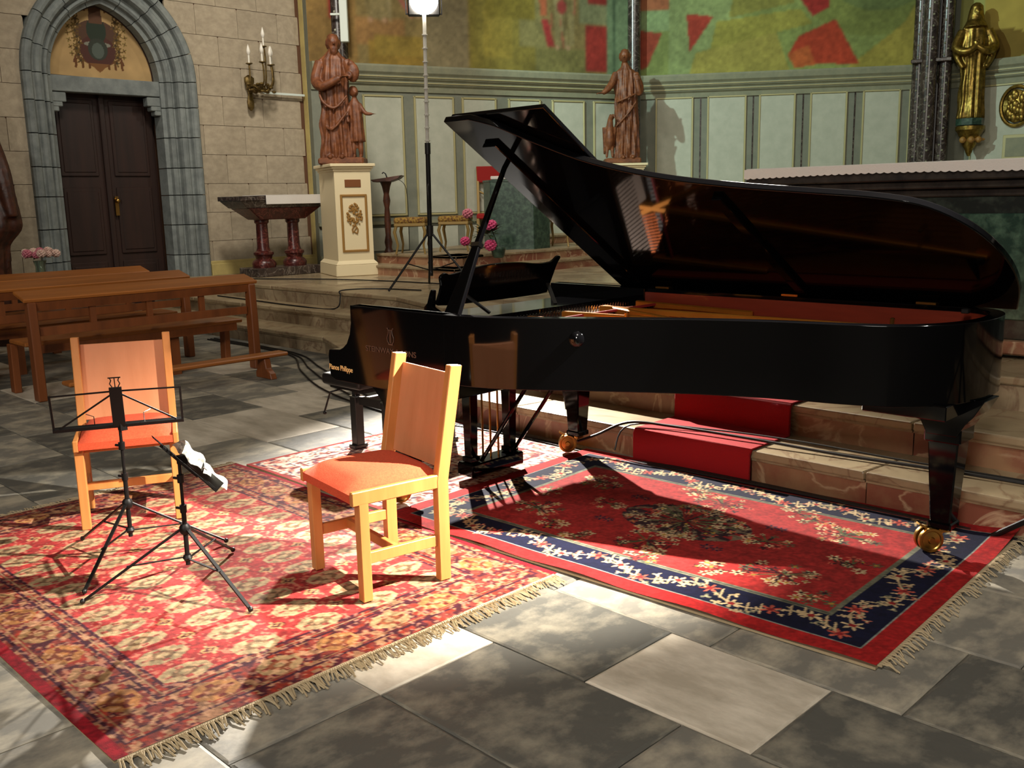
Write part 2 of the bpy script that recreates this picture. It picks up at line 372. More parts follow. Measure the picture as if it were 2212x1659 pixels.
# ---- left wall with the pointed doorway
YC = 5.665
wl = MB()
wl.box((-13.2, 1.5, 4), (.5, 6.06, 8)).box((-13.2, 7.75, 4), (.5, 1.9, 8)).box((-13.2, 5.67, 6.3), (.5, 2.4, 3.4)).box((-13.7, 5.67, 3), (.3, 3, 6))
wl = wl.build('wall_left', M_MORTAR, kind='structure')
def hw(z, w=1.145):
    if z <= 3.2: return w
    R = 1.4-(1.145-w); h = z-3.2
    return max(0, math.sqrt(max(0, R*R-h*h))-.255)
z = .62-.405*2; r = 0
while z < 5.2:
    off = (r % 2)*.325
    y = 1.7+off-.65*3
    while y < 8.58:
        a, b = y, min(y+.65, 8.565); zz0 = max(z, -.02); zz1 = z+.405
        h = hw((zz0+zz1)/2)-.05
        segs = []
        if b <= YC-h or a >= YC+h or h <= .05: segs = [(a, b)]
        else:
            if a < YC-h: segs.append((a, YC-h))
            if b > YC+h: segs.append((YC+h, b))
        for a1, b1 in segs:
            if b1-a1 < .06 or zz1 < .1: continue
            if b1 > 6.8 and zz1 < .75: continue
            if in_view((-12.9, (a1+b1)/2, (zz0+zz1)/2), 80):
                unit_block('stone_block', M_STONE, (-12.955, (a1+b1)/2, (zz0+zz1)/2), (.036, b1-a1-.006, zz1-zz0-.006), wl)
        y += .65
    z += .405; r += 1
# doorway surround in separate stones
prof = [(1.145, -12.97), (1.145, -12.86), (1.12, -12.83), (1.085, -12.82), (1.05, -12.83), (1.03, -12.86), (1.02, -12.92), (.985, -12.92), (.965, -12.90), (.93, -12.895), (.895, -12.91), (.88, -12.95), (.875, -13.02), (.85, -13.02), (.835, -13.0), (.805, -12.995), (.78, -13.02), (.77, -13.08), (.72, -13.10), (.72, -13.34), (1.145, -13.34)]
arch = root('trim_1')
def pt(w, s, side):       # s: height along the jamb, then angle
    if s <= 3.2: return (YC+side*w, s)
    R = 1.4-(1.145-w); t = (s-3.2)/1.4; return (YC+side*(R*math.cos(t)-.255), 3.2+R*math.sin(t))
tmax = math.acos(.255/1.4)*1.4
cuts = [0, .42, .85, 1.27, 1.68, 2.05, 2.46, 2.86, 3.2]+[3.2+tmax*k/5 for k in range(1, 6)]
for side in (-1, 1):
    for a, b in zip(cuts[:-1], cuts[1:]):
        n = 1 if b <= 3.2 else 4
        m = MB(); K = len(prof); vs = []
        for i in range(n+1):
            s = a+.006+(b-a-.012)*i/n
            for w, x in prof: y, zz = pt(w, s, side); vs.append((x, y, zz))
        fs = [tuple(range(K-1, -1, -1)), tuple(range(n*K, n*K+K))]+[(i*K+k, i*K+(k+1) % K, (i+1)*K+(k+1) % K, (i+1)*K+k) for i in range(n) for k in range(K)]
        m.add(vs, fs).build('arch_stone' if b > 3.2 else 'jamb_stone', M_BLUEST, arch)
MB().box((-13.2, YC, 3.11), (.16, 1.46, .2)).build('lintel', M_BLUEST, arch, bevel=.008)
for s in (-1, 1):
    c = MB()
    for i, (d, h) in enumerate(((.2, .12), (.15, .06), (.1, .06))): c.box((-13.2, YC+s*(.72-d/2+.02), 3.0-(.06, .15, .21)[i]), (.14, d, h))
    c.build('corbel', M_BLUEST, arch, bevel=.01)
# painted tympanum
p = Paint(1.5, 1.15, .008, (176, 146, 100)); cu = .75
p.noise(.08, 6)
for s in (-1, 1):
    for k in range(7):
        v = .32+k*.085; u = cu+s*(.30-abs(k-3)*.012)
        p.flower(u, v, .05, (104, 84, 46), (120, 96, 50), 5, k); p.flower(u+s*.08, v-.02, .035, (116, 100, 52), (90, 60, 40), 4, k)
    p.stroke([(cu, .12), (cu+s*.15, .2), (cu+s*.3, .28), (cu+s*.33, .2)], .012, (96, 62, 44))
    for k in range(3): p.stroke([(cu+s*(.12+k*.09), .24), (cu+s*(.13+k*.09), .14)], .016, (100, 66, 40))
    p.flower(cu+s*.17, .9, .07, (110, 76, 44), (140, 110, 60), 4, .8)
p.put(p.ell(cu, .58, .27, .17), (84, 62, 50)).put(p.ell(cu, .36, .24, .2), (80, 52, 46)).put(p.ell(cu, .62, .13, .17), (50, 58, 48)).put(p.poly([(cu-.09, .7), (cu+.09, .7), (cu+.07, 1.08), (cu-.07, 1.08)]), (92, 66, 50))
for s in (-1, 1):
    for k in range(9): p.flower(cu+s*(.24+.02*(k % 3)), .22+k*.075, .055, (96, 74, 42), (70, 58, 40), 5, k*1.3)
    p.flower(cu+s*.2, .98, .09, (92, 66, 36), (120, 92, 48), 4, .8)
p.put(p.ell(cu, .44, .18, .035), (126, 124, 110)).put(p.ell(cu, .38, .13, .14), (58, 62, 54)).put(p.ell(cu, .36, .08, .1), (84, 92, 84)).put(p.poly([(cu-.14, .2), (cu+.14, .2), (cu, .08)]), (120, 82, 50))
tm = root('trim_2')
bk = MB(); n = 14; arc = [pt(.74, 3.2+tmax*k/n, 1) for k in range(n+1)]; arcl = [pt(.74, 3.2+tmax*k/n, -1) for k in range(n, -1, -1)]
bk.prism(arc+arcl, -13.36, -13.31, 'x').build('tympanum_stone', M_STONE, tm)
U, V = p.U, p.V
# keep only the painted grid inside the arch by bringing its rim points in to the arch line
hwV = np.array([[hw(3.21+v, .735) for v in V[:, 0]]]).T
Unew = np.clip(U, .75-hwV, .75+hwV)
p.U = Unew; p.mesh('painted_arms', M_MURAL, (-13.295, YC-.75, 3.215), (0, 1, 0), (0, 0, 1), parent=tm); p.U = U
tp = [(-13.28, *pt(.72, 3.2+tmax*k/40, s)) for s, rng in ((-1, range(0, 41)), (1, range(40, -1, -1))) for k in rng]
MB().tube(tp+[(-13.28, YC-.72, 3.225)], .014, 5).build('dark_bead', M_DOOR, tm)
# door leaves
dr = root('door_1'); MB().box((-13.5, YC, 1.6), (.08, 1.5, 3.2)).build('door_backing', M_DOOR, dr)
for s in (-1, 1):
    lf = MB().box((-13.43, YC+s*.36, 1.6), (.05, .70, 2.95)).build('door_leaf', M_DOOR, dr, bevel=.006)
    for zc, h in ((2.45, 1.0), (1.35, .9), (.62, .36)):
        MB().box((-13.395, YC+s*.36, zc), (.03, .50, h)).box((-13.38, YC+s*.36, zc), (.02, .42, h-.1)).build('door_panel', M_DOOR, lf, bevel=.008)
MB().box((-13.375, YC, 1.6), (.05, .07, 2.9)).build('door_astragal', M_DOOR, dr, bevel=.01)
MB().ball((-13.32, YC+.08, 1.62), .035, 10, 6).box((-13.36, YC+.08, 1.55), (.02, .05, .26)).build('door_knob', M_BRASS, dr, smooth=True)
# baseboard and yellow trim of the left wall
MB().box((-12.86, 7.7, .62), (.07, 1.78, .17)).box((-12.87, 7.7, .72), (.04, 1.78, .05)).build('baseboard_left', M_TRIMY, bevel=.008, kind='structure')
tr = MB().box((-12.88, 8.66, 4.25), (.1, .16, 7.5)).lathe([(.06, 0), (.06, 7.5)], 12, (-12.83, 8.76, .54)).box((-12.86, 8.86, 4.25), (.14, .1, 7.5))
tr.build('trim_3', M_TRIMY, smooth=True, kind='structure')
MB().box((-12.86, 8.18, 3.13), (.03, .74, .03)).build('cable_trunking', M_WHITE, wl)
def shaft(name, x, y, r, z0=.54, z1=7.5, dots=True, ring=3.6, dz=.13):
    t = root(name)
    MB().lathe([(r*1.5, 0), (r*1.5, .12), (r*1.15, .2), (r, .26), (r, z1-z0)], 16, (x, y, z0)).build('column_shaft', M_MARB_D, t, smooth=True)
    MB().lathe([(r, -.05), (r*1.3, -.03), (r*1.35, .02), (r, .05)], 16, (x, y, ring)).build('column_ring', M_MARB_D, t, smooth=True)
    if dots:
        b = MB(); k = 0; zz = z0+.4
        while zz < 5.2:
            a = math.atan2(-y, -x)+.3*((k % 2)*2-1); b.ball((x+r*math.cos(a), y+r*math.sin(a), zz), .02, 5, 4); zz += dz; k += 1
        b.build('stud_ornament', M_PANELW, t, kind='stuff')
    return t
shaft('trim_4', -12.56, 9.02, .14)
# ---- apse walls
def apse(name, P, ang, x0, x1, panels, ztop, H=7.6):
    w = MB().box(((x0+x1)/2, .15, H/2), (x1-x0, .3, H)).build(name, M_STILE, kind='structure'); w.location = (*P, 0); w.rotation_euler = (0, 0, math.radians(ang))
    for a, b in panels:
        pn = MB().box(((a+b)/2, -.004, (1.3+ztop)/2), (b-a-.07, .03, ztop-1.3-.07)).build('wainscot_panel', M_PANELW, w, bevel=.004)
        f = MB(); zc = (1.3+ztop)/2; hh = ztop-1.3
        f.box((a+.02, -.012, zc), (.03, .04, hh)).box((b-.02, -.012, zc), (.03, .04, hh)).box(((a+b)/2, -.012, 1.3+.015), (b-a, .04, .03)).box(((a+b)/2, -.012, ztop-.015), (b-a, .04, .03))
        f.build('panel_moulding', M_GILT, pn, bevel=.006)
    cp = [(0, 3.2), (-.03, 3.2), (-.035, 3.28), (-.07, 3.31), (-.075, 3.36), (-.11, 3.39), (-.115, 3.44), (-.15, 3.48), (-.16, 3.56), (-.15, 3.59), (0, 3.6)]
    MB().prism(cp, x0, x1, 'x').build('cornice', M_CORN, w)
    MB().box(((x0+x1)/2, -.082, 3.335), (x1-x0, .012, .012)).box(((x0+x1)/2, -.122, 3.415), (x1-x0, .012, .012)).build('gilt_fillet', M_GILT, w)
    MB().box(((x0+x1)/2, -.03, 1.2), (x1-x0, .05, .05)).box(((x0+x1)/2, -.025, .62), (x1-x0, .05, .2)).build('dado_rail', M_CORN, w)
    for a, b in panels: MB().box(((a+b)/2, -.008, .94), (b-a, .02, .36)).build('dado_panel', M_PANELW, w, bevel=.005)
    return w
W1 = apse('wall_back_left', (-12.36, 9.44), 72, -.95, 4.95, [(-.16, .51), (.68, 1.38), (1.51, 2.14), (2.35, 2.97), (3.18, 3.83), (4.0, 4.62)], 3.15)
W2 = apse('wall_back', (-10.82, 14.19), 36, .0, 4.95, [(.26, .93), (1.16, 1.84), (2.04, 2.67), (2.9, 3.53), (3.77, 4.40), (4.53, 4.82)], 3.22)
W3 = apse('wall_back_right', (-6.55, 17.3), 0, -.3, 6, [(.28, 1.3), (1.5, 2.6), (2.8, 3.9)], 3.2)
for t in (1.05, 1.95, 2.79, 3.65): MB().box((t, -.003, 2.25), (.022, .01, 2.0)).build('door_seam', M_MARB_D, W2)
# murals (painted surfaces above the cornice)
RED = (140, 42, 38); ORR = (176, 70, 40); OLV = (118, 108, 48); OCH = (150, 118, 40); GRN = (122, 138, 90); GREY = (126, 116, 88); TAN = (140, 110, 70)
p = Paint(5.9, 2.6, .025, (124, 108, 66)); o = .95; vb = 3.6      # local u = x + .95, v = z - 3.6
def R(x0, z0, x1, z1, c, a=1.): p.put(p.rect(x0+o, z0-vb, x1+o, z1-vb), c, a)
R(-.95, 3.6, -.2, 5, (132, 104, 58)); R(-.2, 3.9, .6, 4.3, (138, 104, 62)); R(0, 3.6, .9, 3.95, (132, 108, 46)); R(.1, 3.75, 1.0, 4.05, (134, 114, 50)); R(-.6, 4.24, -.36, 5.5, RED)
R(.9, 3.6, 1.66, 5.6, (122, 112, 84)); R(1.68, 3.6, 2.9, 5.6, OLV); R(1.95, 3.8, 2.45, 4.6, (132, 118, 50)); R(2.6, 4.0, 3.1, 5.6, (122, 116, 72)); R(2.0, 4.4, 2.9, 5.6, (116, 104, 40))
R(2.9, 3.6, 4.3, 4.0, (112, 108, 62)); R(3.75, 4.4, 4.3, 5.6, (118, 122, 88)); R(3.86, 3.63, 4.3, 4.38, RED); R(3.92, 4.74, 4.3, 5.3, RED); R(4.3, 3.6, 5.2, 6.2, (104, 128, 96)); R(4.42, 3.6, 4.47, 6.2, (66, 88, 66))
p.put(p.poly([(3.0+o, .85), (3.12+o, .85), (3.26+o, .4), (3.12+o, .42)]), (150, 44, 46)); p.put(p.poly([(2.95+o, 2), (3.12+o, 2), (3.12+o, .9), (2.98+o, .9)]), (160, 84, 56))
fr = random.Random(4)
for cx, w0, zb, zt in ((3.42, .5, 4.0, 5.4), (.15, .55, 4.25, 5.5), (.75, .3, 4.35, 5.5)):     # draped figures, lower hems in view
    p.put(p.poly([(cx-w0*.45+o, zt-vb), (cx+w0*.45+o, zt-vb), (cx+w0*.42+o, zb+.05-vb), (cx+.05+o, zb-vb), (cx-w0*.3+o, zb+.05-vb)]), (134, 122, 82))
    for k in range(14):
        x = cx+fr.uniform(-.45, .45)*w0; q = [(x+o+fr.uniform(-.03, .03), zt-vb-i*(zt-zb)/5) for i in range(6)]; p.stroke(q[:fr.randint(4, 6)], .016, fr.choice([(92, 80, 48), (150, 138, 98), (108, 96, 58), (160, 84, 66)]))
    for k in (-1, 1): p.put(p.ell(cx+k*.1*w0*2+o, zb-vb, .05, .03), (176, 140, 110))
p.put(p.ell(3.4+o, 1.05, .09, .12), (140, 52, 50)); p.stroke([(.42+o, 1.3), (.55+o, .95), (.72+o, .75)], .03, (164, 90, 84))
p.C = p.C*.88+np.array((116, 106, 76))*.12
p.blur(2).noise(.18, 2.2, 3, 5).noise(.14, 16, 23, 3)
p.mesh('mural', M_MURAL, (-.95, -.006, 3.6), (1, 0, 0), (0, 0, 1), parent=W1)
p = Paint(4.95, 2.6, .025, (120, 134, 76)); o = 0
R(0, 4.35, .6, 4.7, (128, 150, 104)); R(-.1, 4.68, .55, 5.2, (150, 88, 60)); p.put(p.poly([(0, .1), (.12, .15), (.37, .7), (0, .76)]), (152, 62, 46))
p.put(p.poly([(.5, 0), (.5, 2), (1.15, 2), (2.2, 0)]), (126, 142, 92)); p.put(p.poly([(.85, .38), (.79, 1.0), (1.24, .94)]), (150, 52, 42)); p.put(p.poly([(1.0, 2.2), (1.6, 1.3), (1.9, 2.6), (1.2, 2.6)]), (112, 132, 92))
p.put(p.poly([(.85, 0), (.95, .35), (2.3, .65), (2.55, 0)]), (146, 138, 68)); p.put(p.poly([(1.2, .4), (2.9, .75), (2.7, 1.0), (1.3, .85)]), (138, 134, 62)); p.put(p.poly([(1.5, .9), (2.6, 1.1), (2.5, 2.2), (1.8, 2.2)]), (124, 122, 60))
p.put(p.ell(3.9, 1.75, 1.35, 1.25), (108, 118, 62)); p.put(p.ell(4.0, 1.85, 1.0, .95), (94, 108, 64)); p.put(p.ell(4.15, 2.1, .55, .6), (134, 124, 50))
p.put(p.poly([(3.5, 0), (4.95, 0), (4.95, 1.7), (4.4, .7)]), (142, 132, 60))
p.put(p.poly([(2.65, 1.5), (2.7, 1.14), (2.9, .87), (3.16, 1.0), (3.1, 1.9)]), (146, 40, 38))
p.put(p.poly([(2.68, .1), (3.69, .06), (3.28, .8), (2.68, .55), (2.53, .28)]), (158, 54, 36)); p.put(p.poly([(2.5, .27), (2.85, .4), (2.98, .06), (2.62, .04)]), (166, 82, 44))
p.C = p.C*.9+np.array((116, 118, 80))*.1
p.blur(1).noise(.18, 2.2, 5, 5).noise(.14, 16, 25, 3); p.mesh('mural', M_MURAL, (0, -.006, 3.6), (1, 0, 0), (0, 0, 1), parent=W2)
p = Paint(6, 2.6, .04, (150, 152, 88)); p.put(p.poly([(.3, 0), (1.8, .2), (1.4, 1.6), (.5, 2)]), (160, 142, 70)); p.put(p.ell(.7, .2, .5, .25), (110, 90, 40)); p.noise(.15, 3, 8, 4)
p.mesh('mural', M_MURAL, (0, -.006, 3.6), (1, 0, 0), (0, 0, 1), parent=W3)
shaft('trim_5', -10.8, 13.98, .11, dots=False, ring=5.2)
cl = root('trim_6')
for i, (x, y, r) in enumerate(((-6.98, 16.78, .11), (-6.78, 16.7, .13), (-6.58, 16.86, .10))):
    MB().lathe([(r, 0), (r, 7)], 14, (x, y, .54)).build('column_shaft', M_MARB_D, cl, smooth=True)
    b = MB(); a0 = math.atan2(-y, -x)
    for k in range(50): b.ball((x+r*math.cos(a0+.5*(k % 2-.5)), y+r*math.sin(a0+.5*(k % 2-.5)), 1+k*.09), .018, 5, 4)
    b.build('stud_ornament', M_CORN, cl, kind='stuff')
MB().box((-6.78, 16.8, 3.62), (.62, .34, .06), rz=.3).build('column_ring', M_MARB_D, cl, bevel=.01)
# ---- chancel steps: separate tread and riser stones
S1 = [(-13.0, 5.56), (-8.3, 5.56), (-5.6, 4.43), (1.6, 4.43)]
S2 = [(-13.0, 5.96), (-8.2, 5.96), (-5.5, 4.85), (1.6, 4.85)]
S3 = [(-13.0, 6.34), (-8.05, 6.34), (-5.4, 5.45), (1.6, 5.45)]
S4 = [(-13.0, 6.8), (-8.0, 6.8), (-5.3, 6.1), (1.6, 6.1)]
st = root('chancel_steps')
def lerp(a, b, t): return (a[0]+(b[0]-a[0])*t, a[1]+(b[1]-a[1])*t)
def steps(A, B, z, rise, mats, parent, plen=1.25, hide=None):
    for i in range(len(A)-1):
        L = math.dist(A[i], A[i+1]); n = max(1, round(L/plen))
        for k in range(n):
            t0, t1 = k/n, (k+1)/n; a, b = lerp(A[i], A[i+1], t0), lerp(A[i], A[i+1], t1); c, d = lerp(B[i], B[i+1], t1), lerp(B[i], B[i+1], t0)
            g = .003/L; a = lerp(A[i], A[i+1], t0+g); b = lerp(A[i], A[i+1], t1-g)
            dx, dy = (b[0]-a[0]), (b[1]-a[1]); l = math.hypot(dx, dy); nx, ny = -dy/l, dx/l
            o = .06
            MB().prism([a, b, (c[0]+nx*o, c[1]+ny*o), (d[0]+nx*o, d[1]+ny*o)], z-.045, z).build('tread_stone', mats[0], parent, bevel=.01, seg=2)
            a2 = (a[0]+nx*.03, a[1]+ny*.03); b2 = (b[0]+nx*.03, b[1]+ny*.03)
            MB().prism([a2, b2, (b2[0]+nx*.15, b2[1]+ny*.15), (a2[0]+nx*.15, a2[1]+ny*.15)], z-rise, z-.05).build('riser_stone', mats[1] if i > 1 else mats[2], parent)
            a3 = (a[0]+nx*.015, a[1]+ny*.015); b3 = (b[0]+nx*.015, b[1]+ny*.015)
            MB().prism([a3, b3, (b3[0]+nx*.1, b3[1]+ny*.1), (a3[0]+nx*.1, a3[1]+ny*.1)], z-.058, z-.046).build('moulding', mats[0], parent)
steps(S1, S2, .18, .18, (M_STEP, M_STEPR, M_STEPG), st)
steps(S2, S3, .36, .18, (M_STEP, M_STEPR, M_STEPG), st)
steps(S3, S4, .54, .18, (M_STEP, M_STEPR, M_STEPG), st)
pf = MB().prism([S3[0], S3[1], S3[2], S3[3], (1.6, 18), (-13, 18)][::1], .0, .49).build('platform', M_STEPG, kind='structure')
yy = 6.8; r = 0
while yy < 10.2:
    xx = -12.9+(r % 2)*.5
    while xx < -6.5:
        if in_view((xx+.5, yy+.5, .54), 0): unit_block('platform_slab', M_PLAT if (r+int(xx)) % 3 else M_STEPG, (xx+.5, yy+.5, .515), (.995, .995, .05), pf)
        xx += 1.0
    yy += 1.0; r += 1
MB().prism([(-13, 10.2), (1.6, 6.2), (1.6, 18), (-13, 18)], .49, .535).build('platform_paving', M_STEP, pf)
# upper platform
up2 = root('upper_platform')
def lvl(pts, z, rise, m1, m2):
    for i in range(len(pts)-1):
        a, b = pts[i], pts[i+1]; L = math.dist(a, b); n = max(1, round(L/1.1))
        for k in range(n):
            p0, p1 = lerp(a, b, k/n), lerp(a, b, (k+1)/n); dx, dy = p1[0]-p0[0], p1[1]-p0[1]; l = math.hypot(dx, dy); nx, ny = -dy/l, dx/l
            MB().prism([p0, p1, (p1[0]+nx*.5, p1[1]+ny*.5), (p0[0]+nx*.5, p0[1]+ny*.5)], z-.035, z).build('tread_stone', m1, up2, bevel=.006)
            q0 = (p0[0]+nx*.02, p0[1]+ny*.02); q1 = (p1[0]+nx*.02, p1[1]+ny*.02)
            MB().prism([q0, q1, (q1[0]+nx*.1, q1[1]+ny*.1), (q0[0]+nx*.1, q0[1]+ny*.1)], z-rise, z-.035).build('riser_stone', m2, up2)
lvl([(-11.1, 8.12), (-9.1, 8.12), (-9.1, 12.6)], .675, .135, M_STEP, M_STEPR)
lvl([(-11.1, 8.42), (-9.4, 8.42), (-9.4, 12.8)], .81, .135, M_STEP, M_STEPR)
MB().prism([(-11.1, 8.8), (-9.75, 8.8), (-9.75, 13), (-11.1, 13), (-11.9, 11)], .55, .805).build('platform_fill', M_STEP, up2)
lvl([(-10.5, 11.0), (-10.5, 13.2)], .945, .135, M_STEP, M_STEPR)
# ---- vault far above (outside the frame) closing the space
MB().box((-5, 6, 8.6), (20, 26, .2)).build('ceiling', M_STONE, kind='structure')
# ================================================================== RUGS
rr = random.Random(5)
def fringe(parent, x, y0, y1, dirx, n=150, L=.075, z=.004, wild=0):
    b = MB(); f = random.Random(int(abs(x)*100)); 
    for i in range(n):
        y = y0+(y1-y0)*(i+.5)/n; l = L*f.uniform(.55, 1.15); dy = f.uniform(-.03, .012); z1 = .0035
        w = .0035
        vs = []
        for t, hz in ((0, z+.003), (.5, z+.006), (1, z1)):
            xx = x+dirx*l*t; yy = y+dy*t; vs += [(xx, yy-w, hz), (xx, yy+w, hz), (xx, yy, hz+.004)]
        b.add(vs, [(0,1,4,3), (1,2,5,4), (2,0,3,5), (3,4,7,6), (4,5,8,7), (5,3,6,8), (8,7,6)])
    b.box((x+dirx*.004, (y0+y1)/2, z+.002), (.016, abs(y1-y0), .008))
    return b.build('fringe', M_FRINGE, parent, kind='stuff')
# rug 1: red rug with rows of octagonal guls
RX0, RX1, RY0, RY1 = -5.14, -2.54, .93, 2.78
p = Paint(RX1-RX0, RY1-RY0, .0065, (176, 56, 54)); W_, H_ = RX1-RX0, RY1-RY0
bw = .30
inb = ~p.rect(bw, bw, W_-bw, H_-bw)
p.put(inb, (136, 58, 50))
n1 = vnoise(p.U, p.V, 45, 2, 2); n2 = vnoise(p.U, p.V, 28, 9, 2)
p.put(inb & (n1 > .58), (82, 30, 40)); p.put(inb & (n2 > .60), (176, 126, 92)); p.put(inb & (n1 < .34), (156, 52, 36))
for d, c, t in ((.055, (70, 26, 40), .014), (.235, (70, 26, 42), .014), (.265, (166, 128, 96), .006), (.29, (74, 28, 44), .012), (.08, (160, 110, 76), .006)):
    p.put(p.rect(d, d, W_-d, H_-d) & ~p.rect(d+t, d+t, W_-d-t, H_-d-t), c)
def gul8(u, v, a, b, c1, c2, c3):
    w = p.window(u, v, max(a, b)*1.2); du = np.abs(p.U[w]-u)/a; dv = np.abs(p.V[w]-v)/b; q = np.maximum(np.maximum(du, dv), (du+dv)/1.42)
    C = p.C[w]; C[q < 1] = c1; C[(q < .82) & (np.minimum(du, dv) < .14)] = c3; C[(q < .52)] = c2; C[(q < .26)] = c1
k = 0
for v in (.155, H_-.155):
    u = .22
    while u < W_-.1: gul8(u, v, .078, .062, (176, 116, 66) if k % 2 else (164, 122, 82), (130, 66, 42), (112, 44, 36)); u += .228; k += 1
for u in (.155, W_-.155):
    v = .155+.24
    while v < H_-.3: gul8(u, v, .062, .078, (180, 124, 74) if k % 2 else (172, 138, 98), (140, 78, 50), (120, 44, 34)); v += .235; k += 1
u0 = -2.89-RX0; j = 0; v = 1.32-.2650-RY0
while v > bw+.02: v -= .265
v += .265
while v < H_-bw-.05:
    u = u0
    while u > bw+.05: gul8(u, v, .058, .088, (182, 156, 116), (128, 98, 70), (158, 72, 62)); u -= .168
    u = u0-.084
    while u > bw+.05 and v+.13 < H_-bw-.04:
        p.stroke([(u-.035, v+.1325), (u+.035, v+.1325)], .006, (196, 160, 116)); p.stroke([(u, v+.1), (u, v+.165)], .006, (110, 40, 44)); gul8(u, v+.1325, .022, .03, (198, 150, 100), (90, 36, 44), (90, 36, 44)); u -= .168
    v += .265
sel = ~p.rect(.0, .042, W_, H_-.03); p.put(sel, (160, 24, 38))
p.C *= .80
p.noise(.16, 22, 3, 3).noise(.28, 75, 13, 2)
p.put(~sel & (vnoise(p.U, p.V, 60, 41, 2) > .66), (196, 150, 116), .55)
def z1(U, V): return .0095+.0022*np.sin(U*5+V*3)*np.sin(V*4+1)+.0008*np.sin(U*13)
rug1 = thing('rug', 'large red rug with rows of cream octagons and an amber border, under two chairs', 'rug')
p.mesh('pile', M_RUG, (RX0, RY0, 0), (1, 0, 0), (0, 1, 0), zf=z1, parent=rug1)
MB().box(((RX0+RX1)/2, (RY0+RY1)/2, .002), (W_-.004, H_-.004, .004)).build('backing', M_FRINGE, rug1)
fringe(rug1, RX1, RY0+.01, RY1-.02, 1, 230, .085); fringe(rug1, RX0, RY0, RY1, -1, 120, .06)
# rug 2: pale fine-patterned rug beneath the keyboard end
QX0, QX1, QY0, QY1 = -5.06, -3.64, 2.80, 4.36
p = Paint(QX1-QX0, QY1-QY0, .008, (206, 176, 160)); W_, H_ = QX1-QX0, QY1-QY0
n = vnoise(p.U, p.V, 30, 21, 2); n2 = vnoise(p.U, p.V, 40, 31, 1); p.put(n > .57, (120, 56, 54)); p.put(n2 > .66, (196, 120, 104)); p.put(n < .36, (222, 200, 178)); p.put(n2 < .2, (84, 62, 84))
for d, c, t in ((0, (150, 50, 46), .03), (.06, (226, 206, 186), .012), (.19, (226, 206, 186), .015), (.22, (110, 50, 58), .02)): p.put(p.rect(d, d, W_-d, H_-d) & ~p.rect(d+t, d+t, W_-d-t, H_-d-t), c)
for i in range(11):
    for j in range(12):
        u, v = .3+i*.09, .3+j*.09
        if u < W_-.25 and v < H_-.25: p.flower(u+(j % 2)*.045, v, .03, (224, 196, 170) if (i+j) % 2 else (150, 70, 66), (100, 44, 54), 4, .7)
for e in range(14): 
    p.flower(.13, .2+e*.1, .036, (230, 210, 186), (130, 50, 50), 5, e); p.flower(W_-.13, .2+e*.1, .036, (230, 210, 186), (130, 50, 50), 5, e); p.flower(.2+e*.09, H_-.13, .036, (230, 210, 186), (130, 50, 50), 5, e)
p.noise(.1, 30, 5, 2)
rug2 = thing('rug', 'pale rug with fine cream and brick pattern under the pedals and keyboard end', 'rug')
p.mesh('pile', M_RUG, (QX0, QY0, 0), (1, 0, 0), (0, 1, 0), zf=lambda U, V: .010+.0015*np.sin(U*6+V*4), parent=rug2)
MB().box(((QX0+QX1)/2, (QY0+QY1)/2, .004), (W_-.004, H_-.004, .008)).build('backing', M_FRINGE, rug2)
# rug 3: coral rug with floral medallion and navy border
p = Paint(2.44, 1.60, .0055, (164, 44, 42)); W_, H_ = 2.44, 1.60
bo, bi = .085, .275
p.put(~p.rect(bi, bi, W_-bi, H_-bi), (20, 22, 48)); p.put(~p.rect(bo, bo, W_-bo, H_-bo), (176, 34, 34))
p.put(p.rect(bo, bo, W_-bo, H_-bo) & ~p.rect(bo+.008, bo+.008, W_-bo-.008, H_-bo-.008), (150, 160, 150))
p.put(p.rect(bi-.005, bi-.005, W_-bi+.005, H_-bi+.005) & ~p.rect(bi+.02, bi+.02, W_-bi-.02, H_-bi-.02), (112, 112, 92)); p.put(p.rect(bi+.006, bi+.006, W_-bi-.006, H_-bi-.006) & ~p.rect(bi+.011, bi+.011, W_-bi-.011, H_-bi-.011), (60, 60, 62))
CR = (212, 184, 140); SAL = (206, 96, 76); GRY = (130, 128, 104)
def border_run(u0, v0, u1, v1):
    L = math.hypot(u1-u0, v1-v0); n = int(L/.046); ux, uy = (u1-u0)/L, (v1-v0)/L
    pts = []
    for i in range(n+1):
        t = i*.046; s = .048*math.sin(t*14); pts.append((u0+ux*t-uy*s, v0+uy*t+ux*s))
    p.stroke(pts, .0045, CR)
    for i, (a, b) in enumerate(pts):
        if i % 3 == 0: p.flower(a, b, .042, SAL if i % 2 else CR, (150, 40, 40), 6, i)
        else:
            for q in range(3): 
                e = rr.uniform(-.06, .06); g = rr.uniform(-.02, .02); p.flower(a-uy*e+ux*g, b+ux*e+uy*g, rr.uniform(.012, .024), rr.choice([CR, CR, GRY, (190, 110, 90)]), CR, 3, rr.uniform(0, 6))
            p.stroke([(a-uy*.05, b+ux*.05), (a+uy*.03+ux*.03, b-ux*.03+uy*.03)], .004, CR)
m = (bo+bi)/2
border_run(m, m, W_-m, m); border_run(m, H_-m, W_-m, H_-m); border_run(m, m+.08, m, H_-m-.08); border_run(W_-m, m+.06, W_-m, H_-m-.06)
DK = (52, 30, 34)
def spray(u, v, r, n):
    for k in range(n):
        a = rr.uniform(0, 6.28); d = r*math.sqrt(rr.random()); e = (u+d*math.cos(a), v+d*math.sin(a)*.8)
        p.stroke([(u, v), e], .004, rr.choice([DK, (90, 96, 60), (120, 30, 30)]))
        p.flower(*e, rr.uniform(.014, .034), rr.choice([CR, (224, 196, 150), SAL, DK, (96, 100, 74), CR]), rr.choice([(120, 40, 36), DK, (180, 140, 60)]), rr.choice([4, 5, 6]), a)
